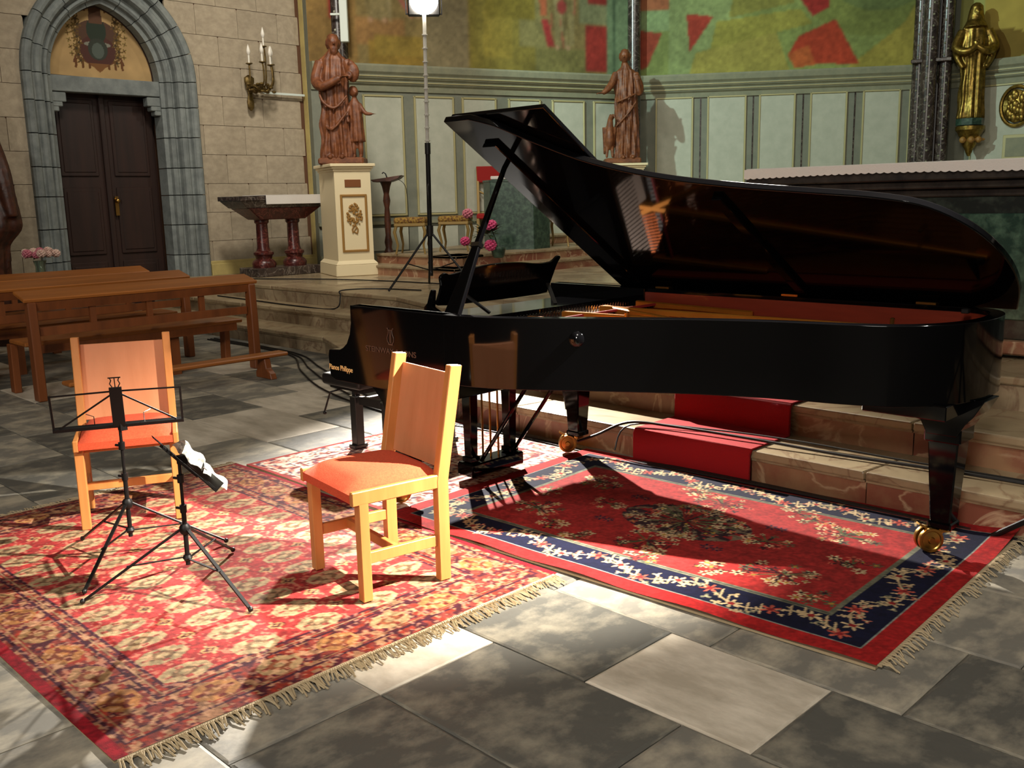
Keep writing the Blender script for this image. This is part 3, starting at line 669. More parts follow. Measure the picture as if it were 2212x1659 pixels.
cu, cv = W_/2-.02, H_/2+.02
md0 = p.ell(cu, cv, .33, .21); p.put(md0 & (vnoise(p.U, p.V, 22, 4, 2) > .42), (58, 36, 42)); p.put(md0 & (vnoise(p.U, p.V, 34, 14, 2) > .56), (122, 104, 84)); spray(cu, cv, .29, 110)
for u, v, r, n in ((.52, .55, .13, 26), (.5, 1.1, .13, 26), (cu, .5, .15, 26), (cu, 1.16, .15, 26), (1.85, .52, .16, 36), (1.85, 1.1, .15, 30), (.75, .82, .1, 14), (1.62, .82, .11, 18), (2.02, .8, .1, 14), (1.3, .36, .1, 18), (.9, .36, .09, 16), (1.0, 1.26, .1, 16), (.72, .42, .08, 12), (1.62, .4, .09, 14), (1.66, 1.22, .09, 14), (1.55, 1.26, .1, 12), (2.05, .38, .08, 8), (.38, .8, .09, 10)): spray(u, v, r, n)
for u, v in ((.85, .62), (1.45, .60), (.8, 1.0), (1.55, 1.0)): p.flower(u, v, .035, (34, 36, 60), (150, 80, 70), 6); p.flower(u+.05, v, .03, (34, 36, 60), (150, 80, 70), 6)
p.C *= .88
p.noise(.14, 26, 7, 3).noise(.2, 80, 17, 2)
def z3(U, V):
    e = np.clip(1-V/.12, 0, 1)
    return .0195+.0045*np.sin(U*11+1)*e+.002*np.sin(U*4)*np.sin(V*5)+.03*np.clip((U-2.2)/.24, 0, 1)**2*np.clip((V-1.25)/.35, 0, 1)
rug3 = thing('rug', 'coral red rug with floral medallion and navy flowered border under the piano', 'rug')
o = p.mesh('pile', M_RUG, (0, 0, 0), (1, 0, 0), (0, 1, 0), zf=z3, parent=rug3)
MB().box((W_/2, H_/2, .007), (W_-.004, H_-.004, .008)).build('backing', M_FRINGE, rug3)
fringe(rug3, W_, .02, H_-.02, 1, 90, .06, .012)
rug3.location = (-3.66, 2.76, 0); rug3.rotation_euler = (0, 0, math.radians(2.4))

# ================================================================== GRAND PIANO
G = thing('grand_piano', 'black lacquered concert grand piano with open lid standing on rugs', 'piano')
def smooth_curve(pts, n=6):
    out = []
    for i in range(len(pts)-1):
        p0 = pts[max(i-1, 0)]; p1 = pts[i]; p2 = pts[i+1]; p3 = pts[min(i+2, len(pts)-1)]
        for k in range(n):
            t = k/n
            out.append(tuple(.5*((2*b)+(-a+c)*t+(2*a-5*b+4*c-d)*t*t+(-a+3*b-3*c+d)*t**3) for a, b, c, d in zip(p0, p1, p2, p3)))
    out.append(pts[-1]); return out
YH = 4.45
curve = smooth_curve([(-3.25, 2.87), (-3.05, 2.92), (-2.85, 3.03), (-2.60, 3.19), (-2.29, 3.37), (-1.98, 3.50), (-1.72, 3.57), (-1.52, 3.66), (-1.39, 3.82), (-1.335, 4.03), (-1.35, 4.24), (-1.42, 4.38), (-1.55, 4.45)], 5)
outer = [(-4.02, 2.87), (-3.7, 2.87)]+curve+[(-2.2, YH), (-3.0, YH), (-4.02, YH)]
def inset(poly, d):
    n = len(poly); out = []
    for i in range(n):
        a = Vector(poly[max(i-1, 0)]); b = Vector(poly[i]); c = Vector(poly[min(i+1, n-1)])
        t = (c-a).normalized(); out.append((b.x-t.y*d, b.y+t.x*d))
    return out
inner = inset(outer, .06)
inner[0] = (-4.02, 2.93); inner[-1] = (-4.02, YH-.06)
def wallstrip(A, B, z0, z1):
    n = len(A); m = MB(); vs = []
    for (x, y) in A: vs += [(x, y, z0), (x, y, z1)]
    for (x, y) in B: vs += [(x, y, z0), (x, y, z1)]
    fs = []
    for i in range(n-1):
        a, b = 2*i, 2*i+2; c, d = 2*n+2*i, 2*n+2*i+2
        fs += [(a, b, b+1, a+1), (c+1, d+1, d, c), (a+1, b+1, d+1, c+1), (c, d, b, a)]
    fs += [(0, 1, 2*n+1, 2*n), (2*n-2, 4*n-2, 4*n-1, 2*n-1)]
    return m.add(vs, fs)
rim = wallstrip(outer, inner, .70, 1.02).build('rim', M_LACQ, G, smooth=True, bevel=.004, seg=2)
inn2 = inset(outer, .0605+.012); inn2[0] = (-3.72, 2.943); inn2[-1] = (-3.72, YH-.073); inn1 = inset(outer, .0602); inn1[0] = (-3.72, 2.931); inn1[-1] = (-3.72, YH-.0602)
wallstrip(inn1[1:], inn2[1:], .72, 1.0).build('inner_rim', M_MAHOG, G, smooth=True)
# arms with the curved cheeks, keybed, fallboard
arm = [(-4.02, 1.02), (-4.02, .93), (-4.035, .87), (-4.065, .82), (-4.10, .795), (-4.13, .782), (-4.225, .775), (-4.235, .74), (-4.225, .63), (-4.18, .615), (-3.6, .615), (-3.45, .63), (-3.3, .70), (-3.3, 1.02)]
for y0, nm in ((2.868, 'treble'), (4.372, 'bass')):
    MB().prism([(a, b if (nm == 'treble' or b > .7) else b+.05) for a, b in arm], y0, y0+.08, 'y').build('arm', M_LACQ, G, bevel=.005, seg=2)
MB().box((-3.83, 3.66, .688), (.8, 1.43, .035)).box((-3.45, 3.66, .66), (.3, 1.43, .09)).build('keybed', M_LACQ, G, bevel=.005)
MB().box((-4.17, 3.66, .70), (.03, 1.42, .05)).build('key_slip', M_LACQ, G, bevel=.004)
MB().box((-3.93, 3.66, .80), (.02, 1.42, .19), ry=-.2).build('fallboard', M_LACQ, G, bevel=.004)
for k in range(52): unit_block('white_key', M_IVORY, (-4.06, 3.05+k*.02365+.0118, .722), (.15, .0228, .018), G)
kb = MB()
for k in range(51):
    if k % 7 not in (1, 4): kb.box((-4.03, 3.05+(k+1)*.02365, .737), (.09, .011, .014))
kb.build('black_keys', M_BLACK, G)
MB().box((-3.71, 3.66, .94), (.34, 1.42, .016)).box((-3.53, 3.66, .90), (.02, 1.42, .1)).build('desk_shelf', M_LACQ, G, bevel=.003)
# soundboard, plate, struts, strings, pins
MB().prism([q for q in inn2 if q[0] > -3.5]+[(-3.5, YH-.07), (-3.5, 2.95)], .80, .815).build('soundboard', M_SPRUCE, G)
ring_o = inset(outer, .08); ring_i = inset(outer, .20)
ro = [q for q in ring_o if q[0] > -3.48]; k0 = len(outer)-len([q for q in outer])
ri = [ring_i[i] for i, q in enumerate(ring_o) if q[0] > -3.48]
pl = wallstrip(ro, ri, .885, .915)
MB().box((-3.38, 3.66, .90), (.22, 1.40, .03)).build('shaded_plate_web', M_WEB_SHADE, G)  # web of the plate, its shade carried by the dark colour
pl.build('plate', M_GOLDPLATE, G, smooth=True)
pls = MB()
for a, b in (((-3.3, 3.15), (-2.55, 3.42)), ((-3.3, 3.42), (-2.0, 3.72)), ((-3.3, 3.68), (-1.55, 4.0)), ((-3.3, 3.98), (-1.5, 4.25)), ((-3.3, 4.02), (-2.2, 3.66)), ((-3.3, 4.3), (-2.6, 4.36))):
    pls.beam((a[0], a[1], .935), (b[0], b[1], .925), .035, .05, .022, .03)
pls.build('plate_struts', M_GOLDPLATE, G, bevel=.006)
sb = MB()
for k in range(46):
    y = 3.05+k*.027; xe = -1.62-max(0, (3.75-y))*1.9
    sb.beam((-3.32, y, .9), (xe, y+.10, .895), .003, .003)
for k in range(20):
    y = 4.0+k*.018; sb.beam((-3.32, y, .925), (-1.7-.02*k, y-.34+.012*k, .92), .006, .006)
sb.build('strings', M_COPPER, G, kind='stuff')
pn = MB()
for i in range(56):
    for j in range(3): pn.lathe([(.0035, 0), (.0035, .03)], 5, (-3.44+j*.03, 3.02+i*.0235+j*.006, .912))
pn.build('tuning_pins', M_CHROME, G, kind='stuff')
dm = MB()
for i in range(56): dm.box((-3.20, 3.03+i*.0228, .925), (.03, .013, .03))
dm.build('dampers', M_BLACK, G, kind='stuff')
MB().box((-3.17, 3.66, .945), (.012, 1.35, .012)).build('damper_felt', M_REDVEL, G)
MB().box((-2.9, 3.7, .93), (.02, .02, .1)).box((-1.76, 4.1, .955), (.018, .018, .07)).build('plate_bolts', M_BRASS, G, bevel=.004)
# lid
ALF = math.radians(33.2)
lid_pts = smooth_curve([(-3.36, -1.60), (-3.24, -1.53), (-3.1, -1.38), (-2.9, -1.21), (-2.6, -1.07), (-2.26, -.985), (-1.94, -.93), (-1.68, -.885), (-1.5, -.81), (-1.37, -.64), (-1.31, -.42), (-1.315, -.2), (-1.37, .008)], 5)
LX = -3.53
poly = [(LX, .008), (LX, -1.60)]+lid_pts
lid = MB().prism(poly, .0, .030).build('lid', M_LACQ, G, smooth=True, bevel=.005, seg=2)
lid.location = (0, YH-.002, 1.019); lid.rotation_euler = (-ALF, 0, 0)
MB().beam((LX+.16, -1.42, -.012), (LX+.16, -.08, -.012), .09, .024).build('lid_batten', M_LACQ, lid, bevel=.004)
MB().beam((-2.38, -.93, -.012), (-2.34, -.06, -.012), .05, .024).build('lid_batten', M_LACQ, lid, bevel=.004)
fl_ = MB().prism([(0, -.01), (0, -1.58), (.60, -1.58), (.60, -.01)], 0, .022).build('lid_flap', M_LACQ, lid, bevel=.005, seg=2)
fl_.location = (LX+.01, 0, .036)
hg = MB()
for y in (-1.5, -1.2, -.9, -.6, -.3, -.08): hg.box((LX-.003, y, .026), (.01, .05, .03))
hg.build('fold_hinge', M_BRASS, lid)
for x in (-3.2, -2.42, -1.74):
    MB().box((x, YH-.03, 1.026), (.09, .04, .01)).tube([(x-.045, YH-.01, 1.035), (x+.045, YH-.01, 1.035)], .008, 8).box((x, YH-.035, 1.045), (.09, .035, .006), rx=-.6).build('lid_hinge', M_BRASS, G)
MB().box((-1.5, 4.22, 1.025), (.03, .03, .02)).build('lid_bumper', M_BLACK, G, bevel=.003)
# prop
pa = Vector((-3.37, 2.975, .985)); pb = Vector((-3.42, 3.43, 1.735)); pm = pa.lerp(pb, .44)
pr_ = MB().beam(pa, pm, .105, .024, .046, .022, upv=(0, -1, .3)).build('lid_prop', M_LACQ, G, bevel=.004, seg=2)
MB().beam(pm, pb, .032, .022, .022, .018, upv=(0, -1, .3)).build('prop_rod', M_LACQ, pr_, bevel=.003)
MB().beam(pa.lerp(pb, .43), pa.lerp(pb, .455), .054, .032, upv=(0, -1, .3)).build('prop_ring', M_CHROME, pr_)
MB().lathe([(.032, 0), (.034, .006), (.028, .014), (.012, .02), (.0, .022)], 20).xf(Matrix.Translation((-2.715, 3.118, .93)) @ Matrix.Rotation(math.radians(31), 4, 'Z') @ Matrix.Rotation(math.radians(90), 4, 'X')).build('reflection_knob', M_LACQ, G, smooth=True)  # glossy knob added to stand in for a round mirror reflection
# music desk with scrolled ends
top = [(3.20, .02), (3.215, .10), (3.20, .155), (3.235, .175), (3.27, .165), (3.36, .178), (3.50, .197), (3.64, .203), (3.78, .197), (3.92, .182), (4.02, .186), (4.065, .215), (4.095, .21), (4.075, .17), (4.055, .10), (4.03, .03), (3.96, 0), (3.28, 0)]
md = MB().prism(smooth_curve(top+[top[0]], 3)[:-1], -.009, .009, 'x').build('music_desk', M_LACQ, G, smooth=True, bevel=.003)
md.location = (-3.74, 0, 1.0); md.rotation_euler = (0, math.radians(14), 0)
MB().prism([(-.05, -.05), (-.045, .0), (-.02, .02), (.0, .07), (.012, .09), (.03, .085), (.02, .0), (.09, -.03), (.09, -.05)], 3.16, 3.185, 'y').build('desk_bracket', M_LACQ, G, bevel=.003).location = (-3.74, 0, 1.0)
for a_, b_ in ((3.9, 3.98), (3.4, 3.34)): MB().beam((-3.55, a_, .96), (-3.68, b_, 1.06), .02, .012).build('desk_stay', M_BLKMET, G)
# legs and casters
def pleg(x, y, ang):
    l = MB().taper((x, y, .15), (.085, .085), (.125, .125), .36).box((x, y, .56), (.15, .15, .11)).box((x, y, .14), (.10, .10, .03)).build('leg', M_LACQ, G, bevel=.006)
    if x > -3: MB().prism([(x-.42, .70), (x-.40, .665), (x-.22, .655), (x-.20, .635), (x-.15, .63), (x-.13, .60), (x-.09, .595), (x-.06, .54), (x+.06, .54), (x+.09, .595), (x+.12, .63), (x+.16, .70)], y-.085, y+.085, 'y').build('leg_bracket', M_LACQ, l, bevel=.003)
    if x < -3: MB().prism([(x-.03, .62), (x-.28, .62), (x-.22, .59), (x-.15, .53), (x-.10, .45), (x-.07, .36), (x-.055, .28), (x-.03, .28)], y-.05, y+.05, 'y').build('leg_bracket', M_LACQ, l, smooth=True, bevel=.004)
    c, s = math.cos(ang), math.sin(ang); b = MB(); cx, cy = x+c*.06, y+s*.06
    b.lathe([(.035, .11), (.035, .14)], 12, (x, y, 0))
    for k in (-1, 1):
        b.beam((x, y+0, .115), (cx-s*.02*k, cy+c*.02*k, .07), .02, .016)
        b.lathe([(.055, -.012), (.058, 0), (.055, .012)], 18).xf(Matrix()) if False else None
    b.build('caster', M_BRASS, l, smooth=True)
    for k in (-1, 1):
        w = MB().lathe([(.012, -.016), (.016, -.008), (.038, -.006), (.042, -.010), (.052, -.010), (.055, 0), (.052, .010), (.042, .010), (.038, .006), (.016, .008), (.012, .016)], 20)
        w.xf(Matrix.Translation((cx-s*.02*k, cy+c*.02*k, .075)) @ Matrix.Rotation(ang, 4, 'Z') @ Matrix.Rotation(PI/2, 4, 'X')).build('caster', M_BRASS, l, smooth=True)
    MB().beam((cx, cy, .115), (cx+c*.05, cy+s*.05, .145), .03, .008).build('caster_brake', M_BRASS, l)
pleg(-3.74, 2.99, -1.9); pleg(-3.72, 4.27, -2.4); pleg(-1.47, 4.04, -2.3)
MB().box((-1.55, 4.0, .675), (.34, .5, .06)).box((-1.75, 3.95, .69), (.3, .4, .03)).build('leg_plate', M_LACQ, G, bevel=.004)
MB().box((-3.3, 3.62, .67), (.3, .5, .06)).build('lyre_block', M_LACQ, G, bevel=.004)
MB().prism([q for q in inn2 if q[0] > -3.6], .70, .72).build('bottom_board', M_BLACK, G)
# pedal lyre
ly = MB().box((-3.80, 3.62, .075), (.13, .40, .075)).build('lyre', M_LACQ, G, bevel=.008)
for y in (3.47, 3.77): MB().taper((-3.80, y, .112), (.055, .05), (.075, .065), .51).box((-3.80, y, .13), (.075, .07, .03)).build('lyre_post', M_LACQ, ly, bevel=.004)
for y in (3.56, 3.62, 3.68):
    MB().tube([(-3.80, y, .1), (-3.80, y, .62)], .006, 8).build('pedal_rod', M_BRASS, ly)
    MB().beam((-3.86, y, .045), (-3.97, y, .03), .03, .01, .042, .008).build('pedal', M_BRASS, ly, bevel=.003)
for y in (3.5, 3.74): MB().tube([(-3.75, y, .12), (-3.33, y+.0, .66)], .011, 8).build('lyre_brace', M_LACQ, ly)
# lettering on the side of the case
def text(name, body, size, mat_, parent, loc, rot, ext=.0008, sx=1, bold=0):
    c = bpy.data.curves.new(name, 'FONT'); c.body = body; c.size = size; c.extrude = ext; c.offset = bold; c.align_x = 'LEFT'
    o = bpy.data.objects.new('tmp', c); COL.objects.link(o)
    dg = bpy.context.evaluated_depsgraph_get(); me = bpy.data.meshes.new_from_object(o.evaluated_get(dg)); bpy.data.objects.remove(o)
    me.materials.clear(); me.materials.append(mat_)
    t = bpy.data.objects.new(name, me); COL.objects.link(t); t.parent = parent; t.location = loc; t.rotation_euler = rot; t.scale = (sx, 1, 1); return t
text('gold_lettering', 'Pianos Philippe', .040, M_GILTTXT, G, (-4.228, 2.8665, .672), (PI/2, 0, 0), sx=.86, bold=.0002)
text('bronze_lettering', 'STEINWAY & SONS', .040, M_DIMTXT, G, (-3.90, 2.8665, .80), (PI/2, 0, 0), sx=1.15)
lg = MB(); s = .055
for k in (-1, 1): lg.tube([(k*.012, 0, .0), (k*.024, 0, .014), (k*.026, 0, .03), (k*.016, 0, .05), (k*.013, 0, .066), (k*.020, 0, .078), (k*.026, 0, .076)], .0018, 5)
lg.box((0, 0, -.002), (.034, .002, .005)).box((0, 0, .068), (.036, .002, .003))
for k in (-1, 0, 1): lg.box((k*.005, 0, .036), (.0012, .002, .062))
lg.build('lyre_emblem', M_DIMTXT, G).location = (-3.695, 2.866, .85)
# ---- piano bench
Bn = thing('piano_bench', 'black adjustable piano bench with padded seat behind the keyboard end', 'bench', (-4.70, 3.72, .0125), math.radians(0))
MB().box((0, 0, .475), (.38, .94, .07)).build('seat', M_BLACK, Bn, bevel=.02, seg=3)
MB().box((0, 0, .43), (.34, .84, .03)).build('seat_frame', M_BLKMET, Bn)
for x in (-.16, .16):
    for y in (-.24, .24):
        l = MB().box((x, y, .17), (.06, .06, .32)).box((x, y, .37), (.04, .04, .12)).box((x, y, .012), (.07, .1, .024)).build('leg', M_BLACK, Bn, bevel=.004)
        MB().box((x, y, .332), (.064, .064, .008)).build('leg_collar', M_CHROME, l)
for x in (-.16, .16): MB().box((x, 0, .29), (.035, .44, .04)).build('stretcher', M_BLACK, Bn)
for y in (-.24, .24): MB().box((0, y, .31), (.22, .03, .05)).build('stretcher', M_BLACK, Bn)
MB().tube([(-.08, -.40, .41), (-.10, -.47, .40), (-.14, -.49, .28)], .006, 6).ball((-.14, -.49, .27), .012).build('crank', M_BLKMET, Bn, smooth=True)

# ================================================================== CHAIRS
def chair(label, loc, rz):
    t = thing('wooden_chair', label, 'chair', loc, rz, None)
    hw_, hd = .235, .20; L = .042
    for s in (-1, 1):
        MB().box((s*(hw_-L/2), -hd+L/2, .20), (L, L, .40)).build('leg', M_OAK, t, bevel=.003)
        b = MB(); x = s*(hw_-L/2+.004); vs = []
        prof_ = [(hd-.052, 0), (hd, 0), (hd+.002, .42), (hd+.085, .875), (hd+.030, .88), (hd-.052, .42)]
        b.prism([(y, z) for y, z in prof_], x-.019, x+.019, 'x').build('back_post', M_OAK, t, bevel=.003)
        MB().box((s*(hw_-.012), -.012, .418), (.024, .43, .056)).build('side_rail', M_OAK, t, bevel=.004)
        MB().box((s*(hw_-L/2), 0, .17), (.022, 2*hd-.07, .045)).build('stretcher', M_OAK, t, bevel=.002)
    MB().box((0, -.03, .17), (2*hw_-.06, .022, .04)).build('cross_stretcher', M_OAK, t, bevel=.002)
    MB().box((0, -hd+.03, .40), (2*hw_-.05, .02, .05)).box((0, hd-.03, .41), (2*hw_-.05, .02, .05)).build('seat_rail', M_OAK, t, bevel=.002)
    n = 10; vs = []; 
    b = MB(); b.prism([(hd+.010, .455), (hd+.078, .835), (hd+.064, .838), (hd-.004, .458)], -hw_+.02, hw_-.02, 'x')
    b.build('back_panel', M_PANEL, t, bevel=.002)
    # cushion
    nx, ny = 12, 12; vs = []; W_, D_ = hw_-.02, hd-.005
    for zside in (1, 0):
        for j in range(ny+1):
            for i in range(nx+1):
                u = i/nx*2-1; v = j/ny*2-1; e = (1-abs(u)**5)*(1-abs(v)**5)
                x = u*W_*(1-.02*abs(v)); y = -.01+v*D_-(.02 if v < -.9 else 0)
                z = (.432+.055*max(0, e)**.45) if zside else (.418-(.02 if v < -.8 else 0))
                vs.append((x, y, z))
    K = (nx+1)*(ny+1); fs = []
    for j in range(ny):
        for i in range(nx):
            a = j*(nx+1)+i; fs.append((a, a+1, a+nx+2, a+nx+1)); fs.append((K+a+nx+1, K+a+nx+2, K+a+1, K+a))
    edge = [i for i in range(nx+1)]+[j*(nx+1)+nx for j in range(1, ny+1)]+[ny*(nx+1)+i for i in range(nx-1, -1, -1)]+[j*(nx+1) for j in range(ny-1, 0, -1)]
    for a, c in zip(edge, edge[1:]+edge[:1]): fs.append((a, K+a, K+c, c))
    MB().add(vs, fs).build('seat_cushion', M_SEAT, t, smooth=True)
    return t
chair('oak chair with orange-red cushion standing beside the keyboard end of the piano, brightly lit', (-3.085, 2.285, .012), math.radians(-9))
chair('oak chair with orange-red cushion standing behind the open music stand at left', (-4.67, 1.95, .012), math.radians(64.5))

# ================================================================== MUSIC STANDS
def music_stand(label, loc, h, rz, tilt, fa):
    t = thing('music_stand', label, 'music stand', loc, 0)
    MB().tube([(0, 0, .10), (0, 0, h*.62)], .010, 8).build('lower_pole', M_BLKMET, t, smooth=True)
    MB().tube([(0, 0, h*.6), (0, 0, h)], .007, 8).build('upper_pole', M_BLKMET, t, smooth=True)
    for z in (h*.62, h*.85): 
        c = MB().lathe([(.013, -.016), (.014, .016)], 10, (0, 0, z)).build('collar', M_BLKMET, t, smooth=True)
        MB().tube([(-.012, -.004, z), (-.034, -.012, z)], .006, 6).build('thumb_screw', M_BLKMET, c)
    MB().lathe([(.016, -.02), (.022, -.01), (.022, .01), (.014, .022)], 12, (0, 0, .25)).build('hub', M_BLKMET, t, smooth=True)
    MB().lathe([(.014, -.012), (.02, 0), (.014, .012)], 12, (0, 0, .13)).build('lower_hub', M_BLKMET, t, smooth=True)
    for k in range(3):
        a = fa+k*2*PI/3; c, s = math.cos(a), math.sin(a)
        l = MB().beam((c*.018, s*.018, .25), (c*.40, s*.40, .012), .014, .007).build('leg', M_BLKMET, t)
        MB().beam((c*.018+s*.008, s*.018-c*.008, .13), (c*.23+s*.008, s*.23-c*.008, .125), .009, .004).build('brace', M_BLKMET, l)
        MB().ball((c*.40, s*.40, .012), .011, 8, 6).build('rubber_foot', M_BLACK, l, smooth=True)
    d = bpy.data.objects.new('desk', None); COL.objects.link(d)
    # desk frame as one mesh carrying its pieces
    bpy.data.objects.remove(d)
    W = .262; H = .165
    b = MB()
    b.box((0, 0, 0), (2*W, .012, .014)).box((0, -.022, -.005), (2*W, .034, .003))
    for s in (-1, 1):
        b.beam((s*.012, 0, H), (s*(W-.005), 0, H-.004), .007, .003, upv=(0, 1, 0)); b.beam((s*(W-.005), 0, 0), (s*(W-.005), 0, H), .009, .004, upv=(0, 1, 0)); b.beam((s*.015, 0, H-.012), (s*(W-.03), 0, .008), .007, .003, upv=(0, 1, 0))
    f = b.build('desk_frame', M_BLKMET, t); f.location = (0, 0, h); f.rotation_euler = (tilt, 0, rz); f.rotation_mode = 'XYZ'
    MB().box((0, .006, H/2+.01), (.05, .01, H+.02)).build('center_plate', M_BLKMET, f)
    hr = MB()
    for s in (-1, 1): hr.tube([(s*.012, 0, H+.02), (s*.020, 0, H+.035), (s*.014, 0, H+.05), (s*.018, 0, H+.062)], .0025, 5)
    hr.box((0, 0, H+.063), (.05, .004, .004)); hr.box((0, 0, H+.04), (.004, .003, .05)).build('lyre_ornament', M_BLKMET, f)
    MB().box((0, .012, -.005), (.03, .03, .035)).build('clamp', M_BLKMET, t).location = (0, 0, h)
    for s in (-1, 1): MB().tube([(s*.1, -.035, -.003), (s*.1, -.035, .035), (s*.13, -.035, .05)], .002, 5).build('page_clip', M_CHROME, f)
    return t, f
ms1, f1 = music_stand('black folding music stand with open wire desk in front of the left chair', (-4.05, 1.66, .012), .60, math.radians(64.5), math.radians(0), math.radians(-51))
f1.rotation_euler = (math.radians(-16), 0, math.radians(64.5+180)); f1.rotation_mode = 'XYZ'
ms2, f2 = music_stand('black folding music stand seen edge-on holding pale sheets, nearest the bright chair', (-3.54, 1.67, .012), .54, 0, 0, math.radians(6))
f2.rotation_euler = (math.radians(-41.6), 0, math.radians(167)); f2.location = Vector((0, 0, .54))+Matrix.Rotation(math.radians(167), 3, 'Z') @ Matrix.Rotation(math.radians(-41.6), 3, 'X') @ Vector((0, 0, -.10)); f2.rotation_mode = 'XYZ'
sh = thing('music_booklet', 'crumpled pale grey sheets lying on the tilted music stand desk', 'sheet music', (-3.54, 1.67, .552), math.radians(167))
Mr = Matrix.Rotation(math.radians(-41.6), 4, 'X')
for k, (u0, v0, w, h_) in enumerate(((.03, -.06, .16, .11), (-.02, -.17, .17, .12))):
    vs = []; n = 8
    for j in range(n+1):
        for i in range(n+1):
            x = u0-.10+w*i/n; z = v0+h_*j/n-.02; y = -.020-.045*math.sin(i/n*PI)*(1 if k == 0 else .7)-.006*math.sin(j*1.1+k)
            vs.append(Mr @ Vector((x, y, z)))
    m_ = n+1; N_ = m_*m_; vs += [v+Mr.to_3x3() @ Vector((0, -.0015, 0)) for v in vs]
    fs = [(j*m_+i, j*m_+i+1, (j+1)*m_+i+1, (j+1)*m_+i) for j in range(n) for i in range(n)]; fs += [tuple(N_+q for q in reversed(f)) for f in fs]
    MB().add(vs, fs).build('sheet', M_PAPER, sh, smooth=True)
# ================================================================== PEWS
def pew(label, x, y0, y1, group, kneel=True):
    t = thing('pew', label, 'pew', (x, (y0+y1)/2, 0), 0, group); L = y1-y0
    b = MB(); b.prism([(.02, .80), (.03, .83), (-.20, .885), (-.21, .86)], -L/2-.06, L/2+.06, 'y').build('book_rest', M_PEW, t, bevel=.006)
    MB().prism([(.0, .73), (.02, .80), (.0, .80), (-.02, .73)], -L/2, L/2, 'y').build('top_rail', M_PEWD, t)
    MB().box((-.02, 0, .56), (.03, L-.1, .07)).build('middle_rail', M_PEWD, t)
    MB().box((-.40, 0, .44), (.38, L+.02, .035)).build('seat', M_PEW, t, bevel=.008)
    MB().box((-.23, 0, .39), (.025, L-.1, .07)).build('seat_apron', M_PEWD, t)
    for s in (-1, 1):
        MB().prism([(-.06, 0), (.05, 0), (.045, .5), (.03, .80), (-.05, .82), (-.06, .5)], s*L/2-.035, s*L/2+.035, 'y').build('post', M_PEWD, t, bevel=.008)
        MB().prism([(-.62, 0), (-.52, 0), (-.50, .42), (-.60, .42)], s*L/2-.03, s*L/2+.03, 'y').build('leg', M_PEWD, t, bevel=.006)
    for k in range(1, 4): MB().box((-.03, -L/2+L*k/4, .66), (.03, .05, .16)).build('slat', M_PEWD, t)
    for k in (1, 2): MB().box((-.3, -L/2+L*k/3, .21), (.05, .08, .42)).build('leg', M_PEWD, t)
    if kneel:
        MB().box((.52, 0, .20), (.16, L-.02, .035)).build('kneeler', M_PEW, t, bevel=.01)
        for s in (-1, 1):
            MB().prism([(.42, 0), (.68, 0), (.66, .05), (.60, .09), (.58, .18), (.46, .18), (.45, .09), (.42, .05)], s*(L/2-.22)-.03, s*(L/2-.22)+.03, 'y').build('kneeler_foot', M_PEWD, t, bevel=.006)
    return t
pew('nearest of the oak pews, with book rest and kneeler facing the chairs', -8.12, 2.72, 4.68, 'oak pews')
pew('middle one of the three oak pews, its end just past the doorway edge', -9.32, 2.3, 4.62, 'oak pews', False)
pew('farthest of the three oak pews, closest to the arched door', -10.45, 2.0, 4.72, 'oak pews', False)
cse = thing('equipment_case', 'low black case with a bright edge, seen at far left between the pews', 'case', (-8.97, 2.3, .0))
MB().box((0, 0, .31), (.24, .6, .62)).build('case_body', M_BLACK, cse, bevel=.01)
MB().box((0, 0, .60), (.25, .61, .02)).build('metal_edge', M_ALU, cse)
# ================================================================== STATUES (each figure one continuous remeshed surface)
def figure(name, parts, m, parent, vox=.0105):
    b = MB()
    for q in parts: b.add(q.v, q.f)
    me = bpy.data.meshes.new(name); me.from_pydata(b.v, [], b.f); me.materials.append(m)
    import bmesh
    bm = bmesh.new(); bm.from_mesh(me); bmesh.ops.recalc_face_normals(bm, faces=bm.faces); bm.to_mesh(me); bm.free()
    o = bpy.data.objects.new('tmp', me); COL.objects.link(o)
    r = o.modifiers.new('r', 'REMESH'); r.mode = 'VOXEL'; r.voxel_size = vox; r.use_smooth_shade = True
    sm = o.modifiers.new('s', 'SMOOTH'); sm.factor = .3; sm.iterations = 1
    dg = bpy.context.evaluated_depsgraph_get(); me2 = bpy.data.meshes.new_from_object(o.evaluated_get(dg)); bpy.data.objects.remove(o)
    me2.materials.clear(); me2.materials.append(m); me2.polygons.foreach_set('use_smooth', [True]*len(me2.polygons))
    f = bpy.data.objects.new(name, me2); COL.objects.link(f); f.parent = parent; return f
